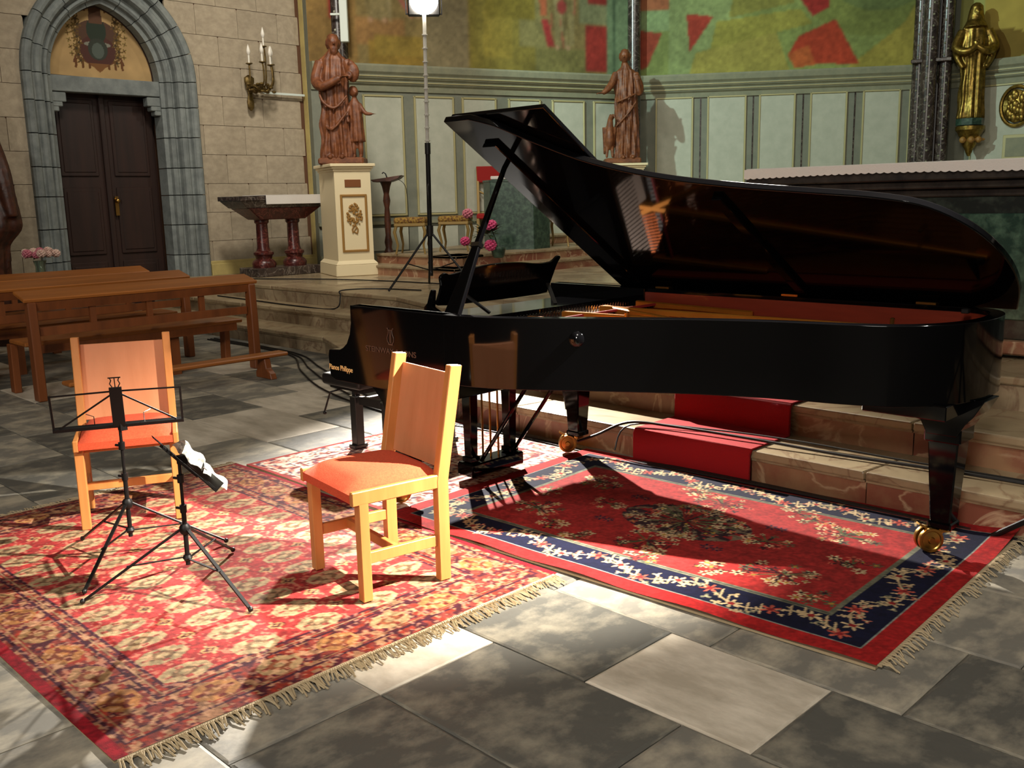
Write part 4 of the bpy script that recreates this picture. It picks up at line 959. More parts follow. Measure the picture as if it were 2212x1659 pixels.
def robe(levels, folds=9, amp=.02, twist=1.2, n=56, seed=0, drape=True):
    # levels: (z, rx, ry, cx, cy)
    b = MB(); vs = []; m = 34; f = random.Random(seed); ph = f.uniform(0, 6)
    zs = [l[0] for l in levels]
    for i in range(m):
        z = zs[0]+(zs[-1]-zs[0])*i/(m-1)
        j = max(k for k in range(len(levels)) if levels[k][0] <= z+1e-6); j = min(j, len(levels)-2)
        t = (z-levels[j][0])/(levels[j+1][0]-levels[j][0]); t = t*t*(3-2*t)
        rx, ry, cx, cy = [levels[j][q]+(levels[j+1][q]-levels[j][q])*t for q in (1, 2, 3, 4)]
        h = 1-(z-zs[0])/(zs[-1]-zs[0])
        for k in range(n):
            a = 2*PI*k/n
            g = amp*(h**.7+.15)*(abs(math.sin(folds*a/2+ph+twist*z))*1.6-.8+.5*math.sin(folds*1.7*a+2*ph-twist*2*z))
            if drape: g += amp*.6*math.sin(14*z+2.5*math.sin(a)+ph)*max(0, math.sin(a*1.0+PI*1.5))*.9
            vs.append((cx+(rx+g)*math.cos(a), cy+(ry+g)*math.sin(a), z))
    fs = [(i*n+k, i*n+(k+1) % n, (i+1)*n+(k+1) % n, (i+1)*n+k) for i in range(m-1) for k in range(n)]
    fs += [tuple(range(n-1, -1, -1)), tuple(range((m-1)*n, m*n))]
    return b.add(vs, fs)
def head(c, r, turn=0, beard=False, hair=.0, veil=False):
    q = []; x, y, z = c; f = Matrix.Translation(c) @ Matrix.Rotation(turn, 4, 'Z')
    def add(mb): mb.xf(f); q.append(mb)
    add(MB().ball((0, 0, 0), r, 16, 12, .80, .95, 1.18))
    add(MB().ball((0, -r*.30, -r*.62), r*.5, 12, 8, .9, .9, .8))           # chin and jaw
    add(MB().tube([(0, -r*.80, r*.12), (0, -r*1.12, -r*.28), (0, -r*.86, -r*.34)], [r*.10, r*.16, r*.14], 8))   # nose
    for s in (-1, 1):
        add(MB().ball((s*r*.30, -r*.80, r*.20), r*.2, 8, 6, 1, .6, .45))   # brow
        add(MB().ball((s*r*.30, -r*.80, r*.02), r*.12, 8, 6))              # eye
        add(MB().ball((s*r*.80, 0, -r*.1), r*.2, 8, 6, .5, 1, 1.4))        # ear
    add(MB().ball((0, -r*.86, -r*.52), r*.16, 8, 6, 1.5, .6, .5))
    if beard: add(MB().ball((0, -r*.5, -r*1.05), r*.55, 12, 8, .9, .8, 1.25)); add(MB().ball((0, -r*.62, -r*.8), r*.5, 10, 8, 1.1, .7, .8))
    if hair:
        for k in range(26):
            a = k*2.4; e = .2+.75*((k*7) % 13)/13
            add(MB().ball((r*.85*math.sin(a)*math.sin(e*PI/2), r*(.25+.75*math.cos(a)*math.sin(e*PI/2))*.8+.02, r*(1.0*math.cos(e*PI/2)+.1)), r*hair, 7, 5))
        for s in (-1, 1): add(MB().tube([(s*r*.75, r*.1, r*.4), (s*r*.82, r*.25, -r*.2), (s*r*.7, r*.35, -r*.75)], [r*.22, r*.24, r*.14], 8))
    if veil:
        add(MB().tube([(0, 0, r*1.45), (0, r*.15, r*1.0), (0, r*.4, 0), (0, r*.45, -r*1.3), (0, r*.4, -r*2.5)], [r*.35, r*.95, r*1.15, r*1.35, r*2.0], 16))
    return q
def hand(w, d, size, spread=.5, up_=(0, 0, 1)):
    # palm at w, fingers towards d
    w = Vector(w); d = Vector(d).normalized(); s = d.cross(Vector(up_)).normalized(); n = s.cross(d); q = []
    q.append(MB().beam(w, w+d*size*.5, size*.45, size*.2, size*.48, size*.18))
    for k in range(4):
        o = (k-1.5)*size*.13; L = size*(.42, .5, .46, .34)[k]; b0 = w+d*size*.45+s*o
        q.append(MB().tube([b0, b0+d*L*.5+s*o*spread*.3, b0+d*L*.9-n*L*.25+s*o*spread*.5], size*.075, 6))
    q.append(MB().tube([w+d*size*.1+s*size*.18, w+d*size*.35+s*size*.38, w+d*size*.55+s*size*.42], size*.08, 6))
    return q
def limb(pts, rs): 
    out = [MB().tube(smooth_curve(pts, 4), [rs[min(int(i/4), len(rs)-1)]+(rs[min(int(i/4)+1, len(rs)-1)]-rs[min(int(i/4), len(rs)-1)])*((i % 4)/4) for i in range(4*(len(pts)-1)+1)], 10)]
    return out
R45 = math.radians(45)
def pedestal(label, loc, rz, w, d, h, orn=True):
    t = thing('pedestal', label, 'pedestal', loc, rz)
    MB().taper((0, 0, 0), (w+.10, d+.10), (w+.09, d+.09), .16).build('base', M_CREAM, t, bevel=.01)
    MB().taper((0, 0, .16), (w+.09, d+.09), (w, d), .05).box((0, 0, (h+.1)/2), (w, d, h-.24)).build('body', M_CREAM, t)
    c = MB()
    for i, (e, hh) in enumerate(((.03, .03), (.07, .03), (.12, .04))): c.box((0, 0, h-.10+sum((.03, .03, .04)[:i])+hh/2), (w+e, d+e, hh))
    c.build('cap', M_CREAM, t, bevel=.006)
    fr_ = MB(); y = -d/2-.008; W2_, z0, z1_ = w*.34, .34, 1.08*h/1.5
    for s in (-1, 1): fr_.box((s*W2_, y, (z0+z1_)/2), (.03, .02, z1_-z0+.03)); fr_.box((0, y, z0 if s < 0 else z1_), (2*W2_, .02, .03))
    fr_.build('gilt_frame', M_CARVE, t, bevel=.005)
    MB().box((0, y+.004, z1_+.16), (W2_*1.3, .012, .10)).build('brown_plaque', M_BROWNPL, t, bevel=.003)
    if orn:
        b = MB(); f = random.Random(3); zc = (z0+z1_)/2+.06
        for k in range(60):
            a = f.uniform(0, 6.28); q = math.sqrt(f.random()); b.ball((q*.11*math.cos(a), y, zc+.05+q*.15*math.sin(a)), f.uniform(.010, .022), 6, 4)
        b.tube([(0, y, zc-.05), (.02, y, zc-.12), (-.02, y, zc-.17), (.03, y, zc-.2)], .01, 6)
        for s in (-1, 1): b.tube([(0, y, zc-.08), (s*.04, y, zc-.14), (s*.03, y, zc-.19)], .01, 6)
        b.build('carved_bouquet', M_CARVE, t, smooth=True, kind='stuff')
    return t
# right-hand face of the first pedestal looks towards the altar
pedestal('cream pedestal with gilt frame and carved bouquet under the tall carved saint at left', (-11.22, 8.03, .54), math.radians(70), .50, .80, 1.50)
s1 = thing('saint_statue', 'carved brown wood saint with a small child, on the pedestal near the lectern', 'statue', (-11.22, 8.03, 2.04), R45)
MB().box((0, 0, .045), (.62, .42, .09)).build('base', M_WOODST, s1, bevel=.02)
P = [robe([(.08, .215, .17, -.06, 0), (.5, .20, .16, -.07, 0), (.95, .175, .14, -.07, .0), (1.15, .19, .14, -.07, 0), (1.38, .185, .11, -.07, .01), (1.47, .08, .08, -.06, .01), (1.52, .055, .055, -.05, 0)], 11, .03, 2.2, seed=1)]
P += head((-.05, -.02, 1.60), .10, .25, beard=True, hair=.22)
P += limb([(-.24, 0, 1.36), (-.30, -.06, 1.12), (-.20, -.20, 1.02), (.05, -.24, 1.12)], [.075, .075, .06, .045]) + hand((.05, -.24, 1.12), (1, -.1, .3), .13)
P += limb([(.11, .0, 1.36), (.18, -.08, 1.18), (.16, -.2, 1.16)], [.07, .065, .05])
P += [MB().ball((.21, -.12, 1.20), .10, 12, 8, .9, .6, 1.3), MB().ball((.19, -.12, 1.31), .05, 8, 6)]
P += limb([(-.25, -.1, 1.05), (-.22, -.17, .85), (-.05, -.19, .74), (.12, -.15, .9)], [.014, .02, .02, .014])
P += limb([(-.26, -.05, .6), (-.1, -.185, .46), (.12, -.15, .7)], [.01, .018, .012])
for k in (-1, 1): P.append(MB().ball((-.06+k*.08, -.17, .10), .055, 8, 6, .7, 1.3, .6))
figure('saint_figure', P, M_WOODST, s1)
P = [robe([(.30, .10, .08, .21, -.02), (.55, .085, .07, .21, -.02), (.78, .08, .06, .20, -.02), (.88, .035, .035, .20, -.02)], 7, .012, 1, seed=5)]
P += head((.20, -.03, .96), .066, .5, hair=.24)
P += limb([(.26, -.02, .80), (.34, -.05, .68), (.43, -.08, .66)], [.032, .028, .02])+hand((.43, -.08, .66), (1, -.1, .1), .075)
P += limb([(.14, -.02, .80), (.10, -.08, .66), (.12, -.12, .55)], [.03, .026, .02])
for k in (-1, 1): P += limb([(.21+k*.04, -.02, .36), (.21+k*.05, -.05, .2), (.21+k*.045, -.03, .1)], [.042, .036, .026]); P.append(MB().ball((.21+k*.045, -.07, .10), .03, 8, 6, .8, 1.5, .6))
figure('child_figure', P, M_WOODST, s1, .012)
pedestal('cream pedestal behind the piano lid, carrying the carved saint with the eagle', (-10.42, 13.2, .54), math.radians(52), .56, .56, 1.53, orn=False)
s2 = thing('saint_statue', 'carved brown wood saint with one hand held out and an eagle at his feet', 'statue', (-10.42, 13.2, 2.07), R45)
MB().box((-.02, 0, .045), (.60, .42, .09)).build('base', M_WOODST, s2, bevel=.02)
P = [robe([(.08, .20, .16, .06, 0), (.5, .19, .15, .06, 0), (.95, .175, .13, .05, 0), (1.2, .185, .13, .04, 0), (1.48, .165, .10, .04, .01), (1.58, .07, .07, .03, .01), (1.64, .05, .05, .02, 0)], 11, .03, -2.6, seed=8)]
P += head((.02, -.02, 1.74), .098, -.25, hair=.2)
P += limb([(-.12, 0, 1.46), (-.20, -.08, 1.30), (-.28, -.15, 1.20), (-.36, -.2, 1.14)], [.065, .06, .055, .035])+hand((-.36, -.2, 1.14), (-1, -.2, -.05), .13)
P += limb([(.19, 0, 1.46), (.26, -.08, 1.25), (.24, -.18, 1.12), (.20, -.20, 1.34)], [.065, .07, .05, .04])+hand((.20, -.2, 1.34), (-.1, 0, 1), .12, up_=(0, 1, 0))
P += limb([(-.12, -.12, 1.0), (.02, -.19, 1.05), (.18, -.14, 1.12)], [.016, .02, .016])+limb([(-.14, -.13, .6), (.05, -.18, .8), (.2, -.13, 1.0)], [.012, .018, .016])
for k in (-1, 1): P.append(MB().ball((.06+k*.08, -.17, .10), .055, 8, 6, .7, 1.3, .6))
figure('saint_figure', P, M_WOODST, s2)
P = [MB().ball((-.24, -.08, .42), .10, 12, 10, .75, .85, 1.9), MB().tube([(-.24, -.08, .55), (-.23, -.11, .72), (-.20, -.14, .78)], [.07, .045, .05], 10), MB().tube([(-.20, -.15, .78), (-.17, -.22, .77), (-.17, -.24, .73)], [.03, .02, .006], 8)]
for s in (-1, 1): P += [MB().beam((-.24+s*.09, -.05, .6), (-.25+s*.07, -.02, .16), .05, .12, .03, .05)]; P += limb([(-.24+s*.04, -.08, .28), (-.24+s*.05, -.1, .1)], [.035, .02])
figure('eagle_figure', P, M_WOODST, s2, .012)
# gilded Madonna on its bracket
mdn = thing('gilded_statue', 'gilded veiled statue with joined hands, standing on a wall bracket at right', 'statue', (-6.17, 16.96, 2.66), 0)
mdn.rotation_euler = (0, 0, math.radians(30)); mdn.scale = (1.06, 1.06, 1.06)
P = [robe([(0, .19, .13, 0, 0), (.35, .17, .12, 0, 0), (.85, .165, .12, 0, 0), (1.05, .20, .13, 0, 0), (1.30, .19, .11, 0, .01), (1.42, .08, .08, 0, 0), (1.48, .055, .055, 0, 0)], 9, .02, .8, seed=12)]
P += head((0, -.03, 1.57), .092, .15, veil=True)
for s in (-1, 1): P += limb([(s*.18, 0, 1.30), (s*.27, -.06, 1.06), (s*.14, -.18, .98), (0.0, -.20, 1.06)], [.07, .075, .06, .035])+hand((s*.02, -.2, 1.05), (-s*.3, -.1, 1), .11, up_=(0, 1, 0)); P += limb([(s*.27, -.02, 1.08), (s*.24, -.05, .9), (s*.16, -.1, .75)], [.06, .05, .03])
figure('madonna_figure', P, M_GOLD, mdn, .013)
MB().lathe([(.20, 0), (.20, .10)], 8, (0, 0, -.10)).build('green_plinth', M_GREENM, mdn)
br = thing('wall_bracket', 'carved bracket with angel heads under the gilded statue', 'bracket', (-6.17, 17.0, 2.12), math.radians(30))
MB().lathe([(.02, -.06), (.05, 0), (.07, .06), (.11, .12), (.12, .2), (.17, .27), (.20, .33), (.23, .36), (.23, .42)], 12).build('corbel', M_GOLD, br, smooth=True)
for k in (-1, 0, 1): MB().ball((k*.12, -.14+abs(k)*.04, .2), .055, 8, 6).ball((k*.12+.05, -.13+abs(k)*.04, .2), .04, 6, 5, 1.3, .5, .6).build('cherub_head', M_CARVE, br, smooth=True)
# dark carved statue cut by the left edge
s4 = thing('dark_statue', 'very dark carved robed wood figure cut off by the left edge, beside the door', 'statue', (-12.1, 3.63, 0), R45)
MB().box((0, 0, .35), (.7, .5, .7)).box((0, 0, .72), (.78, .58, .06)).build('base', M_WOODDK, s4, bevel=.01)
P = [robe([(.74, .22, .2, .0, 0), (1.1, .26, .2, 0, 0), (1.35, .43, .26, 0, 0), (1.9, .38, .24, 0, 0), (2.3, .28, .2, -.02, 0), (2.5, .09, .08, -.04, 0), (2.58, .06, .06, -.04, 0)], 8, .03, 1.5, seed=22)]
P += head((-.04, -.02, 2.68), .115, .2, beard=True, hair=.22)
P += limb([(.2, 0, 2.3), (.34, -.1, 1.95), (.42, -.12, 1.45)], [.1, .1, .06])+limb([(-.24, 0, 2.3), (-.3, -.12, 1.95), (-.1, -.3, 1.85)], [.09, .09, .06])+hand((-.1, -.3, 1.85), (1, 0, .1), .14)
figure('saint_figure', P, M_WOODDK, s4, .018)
# ================================================================== FLOWERS
def bloom(c, r, m, parent, seed, name='bloom'):
    f = random.Random(seed); b = MB()
    for k in range(34):
        z = 1-2*(k+.5)/34; a = k*2.4; q = math.sqrt(1-z*z); p = Vector((q*math.cos(a), q*math.sin(a), z)); cc = Vector(c)+p*r*.72
        b.ball(cc, r*.32, 6, 4, 1, 1, .7)
    return b.build(name, m, parent, smooth=True)
def leaves(c, n, spread, parent, seed, L=.1):
    f = random.Random(seed); out = []
    for k in range(n):
        a = f.uniform(0, 6.28); t = f.uniform(-.2, .9); d = Vector((math.cos(a), math.sin(a), t)).normalized(); p0 = Vector(c)+d*spread*f.uniform(.0, .3); p1 = p0+d*L*f.uniform(.7, 1.4)
        s = d.cross(Vector((0, 0, 1))).normalized()*L*.28; m_ = (p0+p1)/2+Vector((0, 0, .01))
        MB().add([p0, m_+s, p1, m_-s, m_+Vector((0, 0, .004))], [(0, 1, 4), (1, 2, 4), (2, 3, 4), (3, 0, 4)]).build('leaf', M_LEAF, parent)
fw = thing('flower_vase', 'glass vase of cream and pale pink roses beside the dark statue, behind the pews', 'flowers', (-11.35, 3.95, 0))
MB().lathe([(.18, 0), (.16, .03), (.05, .06), (.05, .70), (.17, .74), (.17, .77)], 14).build('wooden_stand', M_WOODDK, fw, smooth=True)
MB().lathe([(.05, .77), (.055, .8), (.05, .9), (.07, .97)], 14).build('glass_vase', M_GLASS, fw, smooth=True)
f = random.Random(9)
for k in range(15):
    a = k*2.4; q = .17*math.sqrt((k+.5)/15); bloom((q*math.cos(a)*1.15, q*math.sin(a)*1.15, 1.08-.25*q+f.uniform(-.02, .03)), f.uniform(.038, .056), M_PALEP if k % 5 == 0 else M_WHITEP, fw, k)
leaves((0, 0, 1.0), 18, .15, fw, 4)
fp = thing('flower_arrangement', 'green foliage with deep pink hydrangea blooms in front of the green marble ambo', 'flowers', (-9.15, 8.95, .77))
MB().lathe([(.06, 0), (.08, .02), (.10, .12), (.08, .14)], 14).build('bowl', M_GREENM, fp, smooth=True)
for (px_, py_, pz, r, m_) in ((-.38, -.18, .58, .075, M_PALEP), (-.10, -.02, .42, .085, M_PINK), (-.40, -.22, .22, .07, M_PINK), (-.02, -.12, .17, .085, M_PINK)):
    bl = bloom((px_, py_, pz), r, m_, fp, int(pz*100)); MB().tube([(0, 0, .1), (px_*.4, py_*.4, pz*.6), (px_, py_, pz-r*.6)], .006, 6).build('stem', M_LEAF, fp)
leaves((-.12, -.1, .3), 46, .45, fp, 6, .13)
# ================================================================== SANCTUARY FURNITURE
tb = thing('credence_table', 'dark console table on two red marble columns with a white cloth, by the stone wall', 'table', (-12.07, 7.42, .54), 0)
MB().box((0, .05, .06), (.5, 1.05, .12)).build('plinth', M_MARB_D, tb, bevel=.01)
for y in (-.22, .28):
    MB().lathe([(.16, .12), (.17, .17), (.15, .21), (.11, .24), (.12, .28), (.14, .30), (.14, .33), (.10, .35), (.085, .4), (.08, .72), (.10, .74), (.10, .77), (.13, .8)], 20, (0, y, 0)).build('marble_column', M_MARB_R, tb, smooth=True)
MB().taper((0, .03, .78), (.34, .72), (.5, 1.15), .16).build('corbelled_frieze', M_MARB_R, tb, bevel=.01)
MB().taper((0, .03, .94), (.5, 1.2), (.58, 1.42), .10).box((0, .03, 1.07), (.6, 1.46, .06)).build('table_top', M_MARB_D, tb, bevel=.006)
cl_ = thing('table_cloth', 'white linen cloth hanging over the front of the dark console table', 'cloth', (-12.07, 7.42, 1.645), 0)
MB().box((0, .19, .004), (.63, 1.0, .008)).box((.31, .19, -.055), (.01, 1.0, .125)).build('cloth', M_LINEN, cl_, bevel=.003)
lc = thing('wooden_lectern', 'dark turned wood lectern with a flat desk and small lamp behind the cream pedestal', 'lectern', (-11.45, 8.93, .54), R45)
MB().lathe([(.05, .22), (.07, .26), (.045, .32), (.06, .40), (.04, .5), (.05, .7), (.035, .9), (.055, 1.0), (.04, 1.1), (.06, 1.2), (.09, 1.28)], 14).build('turned_post', M_WOODDK, lc, smooth=True)
for k in range(3):
    a = k*2*PI/3+.5; MB().tube([(0, 0, .24), (.12*math.cos(a), .12*math.sin(a), .2), (.2*math.cos(a), .2*math.sin(a), .08), (.28*math.cos(a), .28*math.sin(a), .02)], [.05, .04, .035, .03], 8).build('foot', M_WOODDK, lc, smooth=True)
MB().prism([(-.20, 1.30), (.26, 1.36), (.20, 1.31), (.08, 1.27), (-.16, 1.27)], -.2, .2, 'y').build('desk', M_WOODDK, lc, bevel=.006)
MB().tube([(.02, 0, 1.33), (.0, 0, 1.39), (-.03, 0, 1.41), (-.05, 0, 1.39)], .010, 6).build('reading_lamp', M_BLACK, lc, smooth=True)
def stool(label, loc, rz):
    t = thing('upholstered_stool', label, 'stool', loc, rz, 'gilt stools beside the ambo')
    MB().box((0, 0, .40), (.44, .40, .05)).build('seat_frame', M_GILTW, t, bevel=.01)
    MB().box((0, 0, .455), (.45, .41, .09)).build('cushion', M_CUSH, t, bevel=.035, seg=3, smooth=True)
    for i in (-1, 1):
        for j in (-1, 1): MB().tube([(i*.19, j*.17, .39), (i*.215, j*.19, .3), (i*.18, j*.16, .12), (i*.205, j*.185, .0)], [.022, .024, .016, .014], 8).build('cabriole_leg', M_GILTW, t, smooth=True)
stool('gilt stool with patterned cushion, left one, nearest the lectern', (-10.55, 8.66, .81), math.radians(38))
stool('gilt stool with patterned cushion, the one just behind the lamp stand tripod', (-10.5, 9.42, .81), math.radians(38))
stool('gilt stool half hidden behind the right edge of the green ambo', (-9.85, 10.95, .81), math.radians(20))
rc = thing('red_armchair', 'tall chair with red velvet backrest and gilt frame behind the green ambo', 'chair', (-11.4, 11.05, .81), math.radians(45))
for i in (-1, 1):
    MB().beam((i*.24, .22, 0), (i*.24, .26, 1.25), .045, .045).build('back_post', M_GILTW, rc, bevel=.005)
    MB().beam((i*.24, -.22, 0), (i*.24, -.22, .42), .045, .045).build('leg', M_GILTW, rc, bevel=.005)
MB().box((0, .25, 1.12), (.52, .04, .26)).build('red_back', M_REDVEL, rc, bevel=.01)
MB().tube(smooth_curve([(-.24, .25, .86), (-.12, .24, .80), (0, .24, .77), (.12, .24, .80), (.24, .25, .86)], 3), .016, 8).build('scrolled_rail', M_GILTW, rc, smooth=True)
MB().box((0, 0, .45), (.52, .48, .09)).build('seat', M_REDVEL, rc, bevel=.02)
am = thing('marble_ambo', 'green marble ambo with angled front panels behind the pink flowers', 'ambo', (-9.97, 10.12, .80), R45)
pts = [(-.46, .18), (-.36, -.14), (.26, -.22), (.5, .10), (.42, .3), (-.4, .3)]
for k in range(3):
    a, b_ = pts[k], pts[k+1]; a = (a[0]*.995+b_[0]*.005, a[1]*.995+b_[1]*.005); b_ = (b_[0]*.99+a[0]*.01, b_[1]*.99+a[1]*.01); dx, dy = b_[0]-a[0], b_[1]-a[1]; l = math.hypot(dx, dy); nx, ny = -dy/l*.03, dx/l*.03
    MB().prism([a, b_, (b_[0]+nx, b_[1]+ny), (a[0]+nx, a[1]+ny)], 0, .98).build('marble_panel', M_GREENM, am)
MB().prism([(x*.96, y*.9) for x, y in pts], 0, .97).build('core', M_ALTAR, am)
MB().prism([(x*1.03, y*1.05) for x, y in pts], .97, 1.0).build('top', M_GREENM, am, bevel=.004)
ac = tag(MB().box((-.12, .05, 0), (.46, .36, .05)).build('ambo_cloth', M_LINEN, None, bevel=.01), 'folded white cloth lying on the green marble ambo', 'cloth'); ac.location = (-9.97, 10.12, 1.828); ac.rotation_euler = (0, 0, R45)
al = thing('altar', 'massive dark green marble altar with moulded slab behind the piano tail', 'altar', (-2.1, 6.47, .565))
AX0, AX1 = -1.55, 2.9
def abox(x0, x1, y0, y1, z0, z1_): return MB().box(((x0+x1)/2, (y0+y1)/2, (z0+z1_)/2), (x1-x0, y1-y0, z1_-z0))
abox(AX0+.12, AX1, -.45, .5, 0, .08).build('plinth', M_STEPR, al, bevel=.01)
abox(AX0+.2, AX1, -.38, .45, .08, .92).build('altar_body', M_ALTAR, al, bevel=.006)
for k in range(4): abox(AX0+.3+k*1.0, AX0+1.15+k*1.0, -.395, -.38, .2, .82).build('marble_panel', M_GREENM, al, bevel=.006)
m = MB(); 
for i, (e, z0, z1_) in enumerate(((.10, .92, .97), (.05, .97, 1.02), (0, 1.02, 1.115))): m.box(((AX0+e+AX1)/2, .03+e*.0, (z0+z1_)/2), (AX1-AX0-e, 1.04-2*e, z1_-z0))
m.build('altar_slab', M_ALTTOP, al, bevel=.008)
ct = thing('altar_cloth', 'white lace-edged cloth lying along the top of the dark altar', 'cloth', (-2.1, 6.47, 1.681))
MB().box(((AX0+AX1)/2+.01, .03, .008), (AX1-AX0+.01, 1.06, .016)).build('cloth', M_LINEN, ct, bevel=.006)
b = MB(); n = 90
for k in range(n):
    x = AX0+.0+(AX1-AX0)*k/n; w_ = (AX1-AX0)/n; f_ = [(x+w_*q/6, -.045-.008*math.sin(x*2.3)-.008*math.sin(PI*q/6)) for q in range(7)]; b.prism([(x, .01)]+f_+[(x+w_, .01)], -.509, -.503, 'y')
b.build('lace_edge', M_LINEN, ct, kind='stuff')
md_ = thing('relief_medallion', 'round gilded relief medallion on the pale green wall right of the statue', 'medallion', (-5.56, 17.24, 2.83), 0)
R90 = Matrix.Rotation(PI/2, 4, 'X')
MB().lathe([(.20, 0), (.20, .02), (.19, .03), (.0, .035)], 24, sy=1.3).xf(R90).build('disc', M_GOLD, md_, smooth=True)
MB().tube([(.235*math.cos(t*PI/14), 0, .31*math.sin(t*PI/14)) for t in range(28)], .03, 8, closed=True).build('rim', M_GOLD, md_, smooth=True)
b = MB(); f = random.Random(2)
for k in range(40): b.ball((f.uniform(-.11, .11), -.04, f.uniform(-.2, .2)), f.uniform(.02, .05), 6, 5, 1, .5, 1.5)
b.build('relief_figures', M_GOLD, md_, smooth=True, kind='stuff')
pq = thing('small_relief_plaque', 'small dark framed relief on the pale green wall above the altar cloth', 'plaque', (-5.52, 17.26, 2.18), 0)
MB().box((0, 0, 0), (.42, .04, .40)).build('frame', M_GILT, pq, bevel=.008); MB().box((0, -.02, 0), (.32, .02, .30)).build('relief', M_CORN, pq)
# ---- wall sconce
sn = thing('wall_sconce', 'brass wall sconce with candle-shaped bulbs on the stone wall beside the door', 'wall lamp', (-12.86, 7.62, 3.2))
MB().lathe([(.01, -.34), (.05, -.3), (.06, -.22), (.035, -.12), (.05, 0), (.08, .06), (.08, .12), (.02, .16)], 12, (.02, 0, 0), sx=.5).build('back_plate', M_OLDBR, sn, smooth=True)
arms = [(.22, -.10, .28), (.34, .04, .30), (.26, .22, .28), (.16, .30, .30), (.30, .10, .52)]
for i, (x, y, z) in enumerate(arms):
    a = MB().tube(smooth_curve([(.05, 0, .04), (x*.5, y*.6, -.06), (x, y, .02), (x*1.05, y*1.05, z-.10), (x, y, z)], 4), .012, 6)
    for k in range(9): a.ball((x*(.25+.09*k), y*(.25+.09*k)+.03*math.sin(k*2.1+i), -.03+.05*math.sin(k*1.7+i)), .024, 6, 5, 1, 1.4, .8)
    ar = a.build('arm', M_OLDBR, sn, smooth=True)
    MB().lathe([(.01, -.01), (.05, .005), (.045, .015)], 12, (x, y, z)).build('drip_cup', M_OLDBR, ar, smooth=True)
    MB().lathe([(.013, .01), (.013, .12)], 10, (x, y, z)).build('candle_tube', M_IVORY, ar, smooth=True)
    MB().lathe([(.008, .12), (.026, .15), (.029, .18), (.016, .23), (.002, .27)], 10, (x, y, z)).build('bulb', M_BULB, ar, smooth=True)
# ---- column loudspeaker
ls = thing('column_loudspeaker', 'slim white column loudspeaker fixed on the dark marble shaft', 'loudspeaker', (-12.26, 8.92, 3.86), R45)
MB().box((0, 0, .85), (.115, .10, 1.7)).build('cabinet', M_WHITE, ls, bevel=.008)
MB().box((-.12, .02, .40), (.16, .03, .03)).box((-.12, .02, 1.4), (.16, .03, .03)).build('wall_mount', M_WHITE, ls)
# ================================================================== LAMP STANDS
def lamp_stand(label, base, topp, fa, legs=.62, z0=0):
    t = thing('lamp_stand', label, 'lamp stand', base); d = Vector(topp)-Vector(base)
    at_ = lambda s: tuple(d*s)
    MB().tube([at_(.05), at_(.53)], .026, 10).build('lower_tube', M_BLKMET, t, smooth=True)
    MB().tube([at_(.20), at_(.24)], .04, 10).build('tripod_collar', M_BLACK, t, smooth=True)
    up_ = MB().tube([at_(.52), at_(.995)], .020, 8).build('upper_tube', M_ALU, t, smooth=True)
    for k in range(9): MB().tube([at_(.545+k*.046), at_(.549+k*.046)], .030, 8).build('clip', M_ALU, up_)
    MB().tube([at_(.5), at_(.54)], .032, 10).build('clamp', M_BLACK, t, smooth=True)
    for k in range(3):
        a = fa+k*2*PI/3; p1 = Vector(at_(.22)); p2 = Vector((legs*math.cos(a), legs*math.sin(a), .015))
        l = MB().tube([p1, p2], .013, 8).build('leg', M_BLKMET, t, smooth=True)
        MB().tube([Vector(at_(.07)), p1.lerp(p2, .55)], .007, 6).build('brace', M_BLKMET, l)
    e = Vector(at_(.40)); MB().tube([e, e+Vector((.03, -.04, -.06)), e+Vector((.035, -.04, -.2)), e+Vector((0, 0, -.3))]+[tuple(Vector(at_(.3-.04*k))+Vector((.028*math.cos(k*2), .028*math.sin(k*2), 0))) for k in range(7)], .006, 6).build('power_lead', M_CABLE, t, smooth=True)
    return t
def floodlight(label, c, target):
    t = thing('floodlight', label, 'floodlight', c); dv = (Vector(target)-Vector(c)).normalized(); rz = math.atan2(dv.y, dv.x)+PI/2
    t.rotation_euler = (0, 0, rz)
    MB().box((0, .06, .10), (.34, .09, .28)).build('housing', M_BLKMET, t, bevel=.012)
    MB().ball((0, -.02, .10), .15, 20, 12, 1, .62, .92).build('lit_glass', M_LAMPF, t, smooth=True)  # glowing ball oversized so its shape stands in for the lamp's bloom
    MB().box((-.19, .05, .06), (.012, .03, .16)).box((.19, .05, .06), (.012, .03, .16)).box((0, .05, -.02), (.39, .03, .012)).build('yoke', M_BLKMET, t)
    return t
lamp_stand('tall black and aluminium tripod stand behind the piano, holding the lit floodlight', (-8.43, 7.16, .54), tuple(LAMP_A+Vector((0, 0, -.02))), math.radians(-98), .56)
floodlight('glaring white floodlight on top of the tall stand behind the piano', tuple(LAMP_A+Vector((0, 0, -.04))), (-3, 3, 0))
lamp_stand('tripod lamp stand of which one black leg shows at the right edge beside the steps', (-.42, 4.36, 0), (LAMP_B.x+.02, LAMP_B.y+.04, LAMP_B.z-.05), math.radians(181), .96)
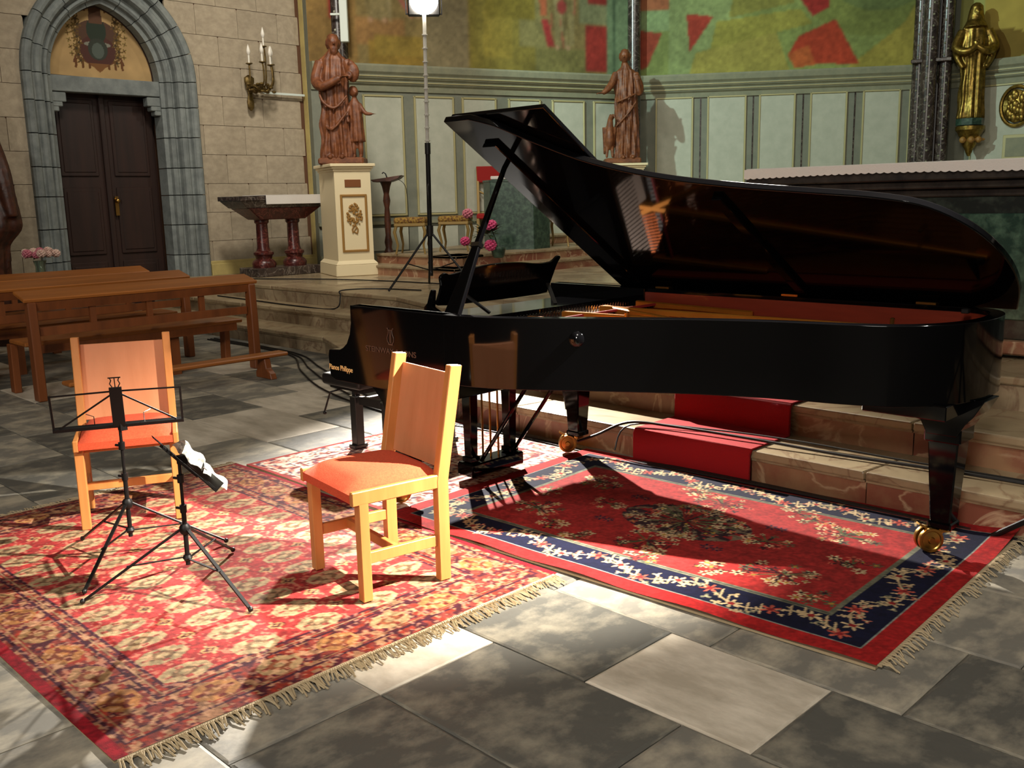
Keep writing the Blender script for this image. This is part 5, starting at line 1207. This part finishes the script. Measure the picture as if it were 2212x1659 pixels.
# ================================================================== RUNNER, CABLES
rn = thing('red_runner', 'bright red carpet runner laid over the marble steps behind the piano', 'carpet')
prof_ = [(4.395, .0), (4.395, .165), (4.415, .192), (4.81, .192), (4.815, .35), (4.835, .373), (5.40, .373), (5.415, .53), (5.43, .553), (6.12, .553)]
back_ = [(y+.018, max(z-.010, -.005)) for y, z in prof_]
MB().prism([(y, z) for y, z in prof_]+back_[::-1], -3.40, -2.62, 'x').build('runner', M_REDCARP, rn, smooth=True, bevel=.004)
def cable(label, pts, r=.007, group='black cables along the steps'):
    o = MB().tube(smooth_curve(pts, 6), r, 6).build('power_cable', M_CABLE, None, smooth=True); tag(o, label, 'cable', group); return o
cable('black cable draped from the piano leg across the first step and red runner', [(-3.68, 4.22, .10), (-3.62, 4.33, .13), (-3.45, 4.42, .215), (-3.2, 4.5, .215), (-2.7, 4.55, .21), (-2.2, 4.6, .195), (-1.6, 4.66, .195), (-.8, 4.7, .19)], .008)
cable('thin black cable looped over the treads just above the other one', [(-3.5, 4.35, .05), (-3.44, 4.43, .2), (-3.0, 4.6, .207), (-2.5, 4.68, .205), (-1.9, 4.72, .19), (-1.0, 4.74, .19)], .005)
for i, dy in enumerate((0, .045, .085)):
    cable(('black cable on the floor hard against the lowest step', 'middle floor cable in the bundle along the lowest step', 'outermost floor cable in the bundle along the lowest step')[i],
          [(-10.3, 5.42-dy, .01), (-8.6, 5.40-dy, .01), (-7.6, 5.05-dy*2.5, .01), (-6.6, 4.68-dy*3, .01), (-5.4, 4.30-dy, .01), (-4.4, 4.36-dy*.5, .012), (-3.5, 4.33-dy*.4, .012), (-3.0, 4.36-dy*.5, .025), (-2.2, 4.38-dy*.3, .025), (-1.2, 4.40-dy*.3, .012), (.5, 4.38-dy, .01)], .008)
cable('black cable running over the platform from the lamp stand and down the left steps', [(-8.3, 6.9, .55), (-8.9, 6.75, .55), (-9.0, 6.33, .56), (-8.95, 6.27, .5), (-8.95, 6.18, .37), (-9.6, 6.1, .37), (-10.6, 6.15, .37), (-11.6, 6.2, .37)], .008)
cable('black cable along the platform in front of the pedestal and console table', [(-8.4, 7.6, .55), (-9.6, 7.5, .55), (-10.6, 7.25, .55), (-11.2, 6.95, .55), (-11.9, 6.6, .55), (-12.4, 6.5, .55)], .008)
cable('thin black lead hanging from the lectern lamp to the floor', [(-11.3, 9.03, 1.85), (-11.22, 9.12, 1.7), (-11.22, 9.14, 1.1), (-11.2, 9.12, .6), (-10.9, 9.0, .55)], .005, 'thin leads')
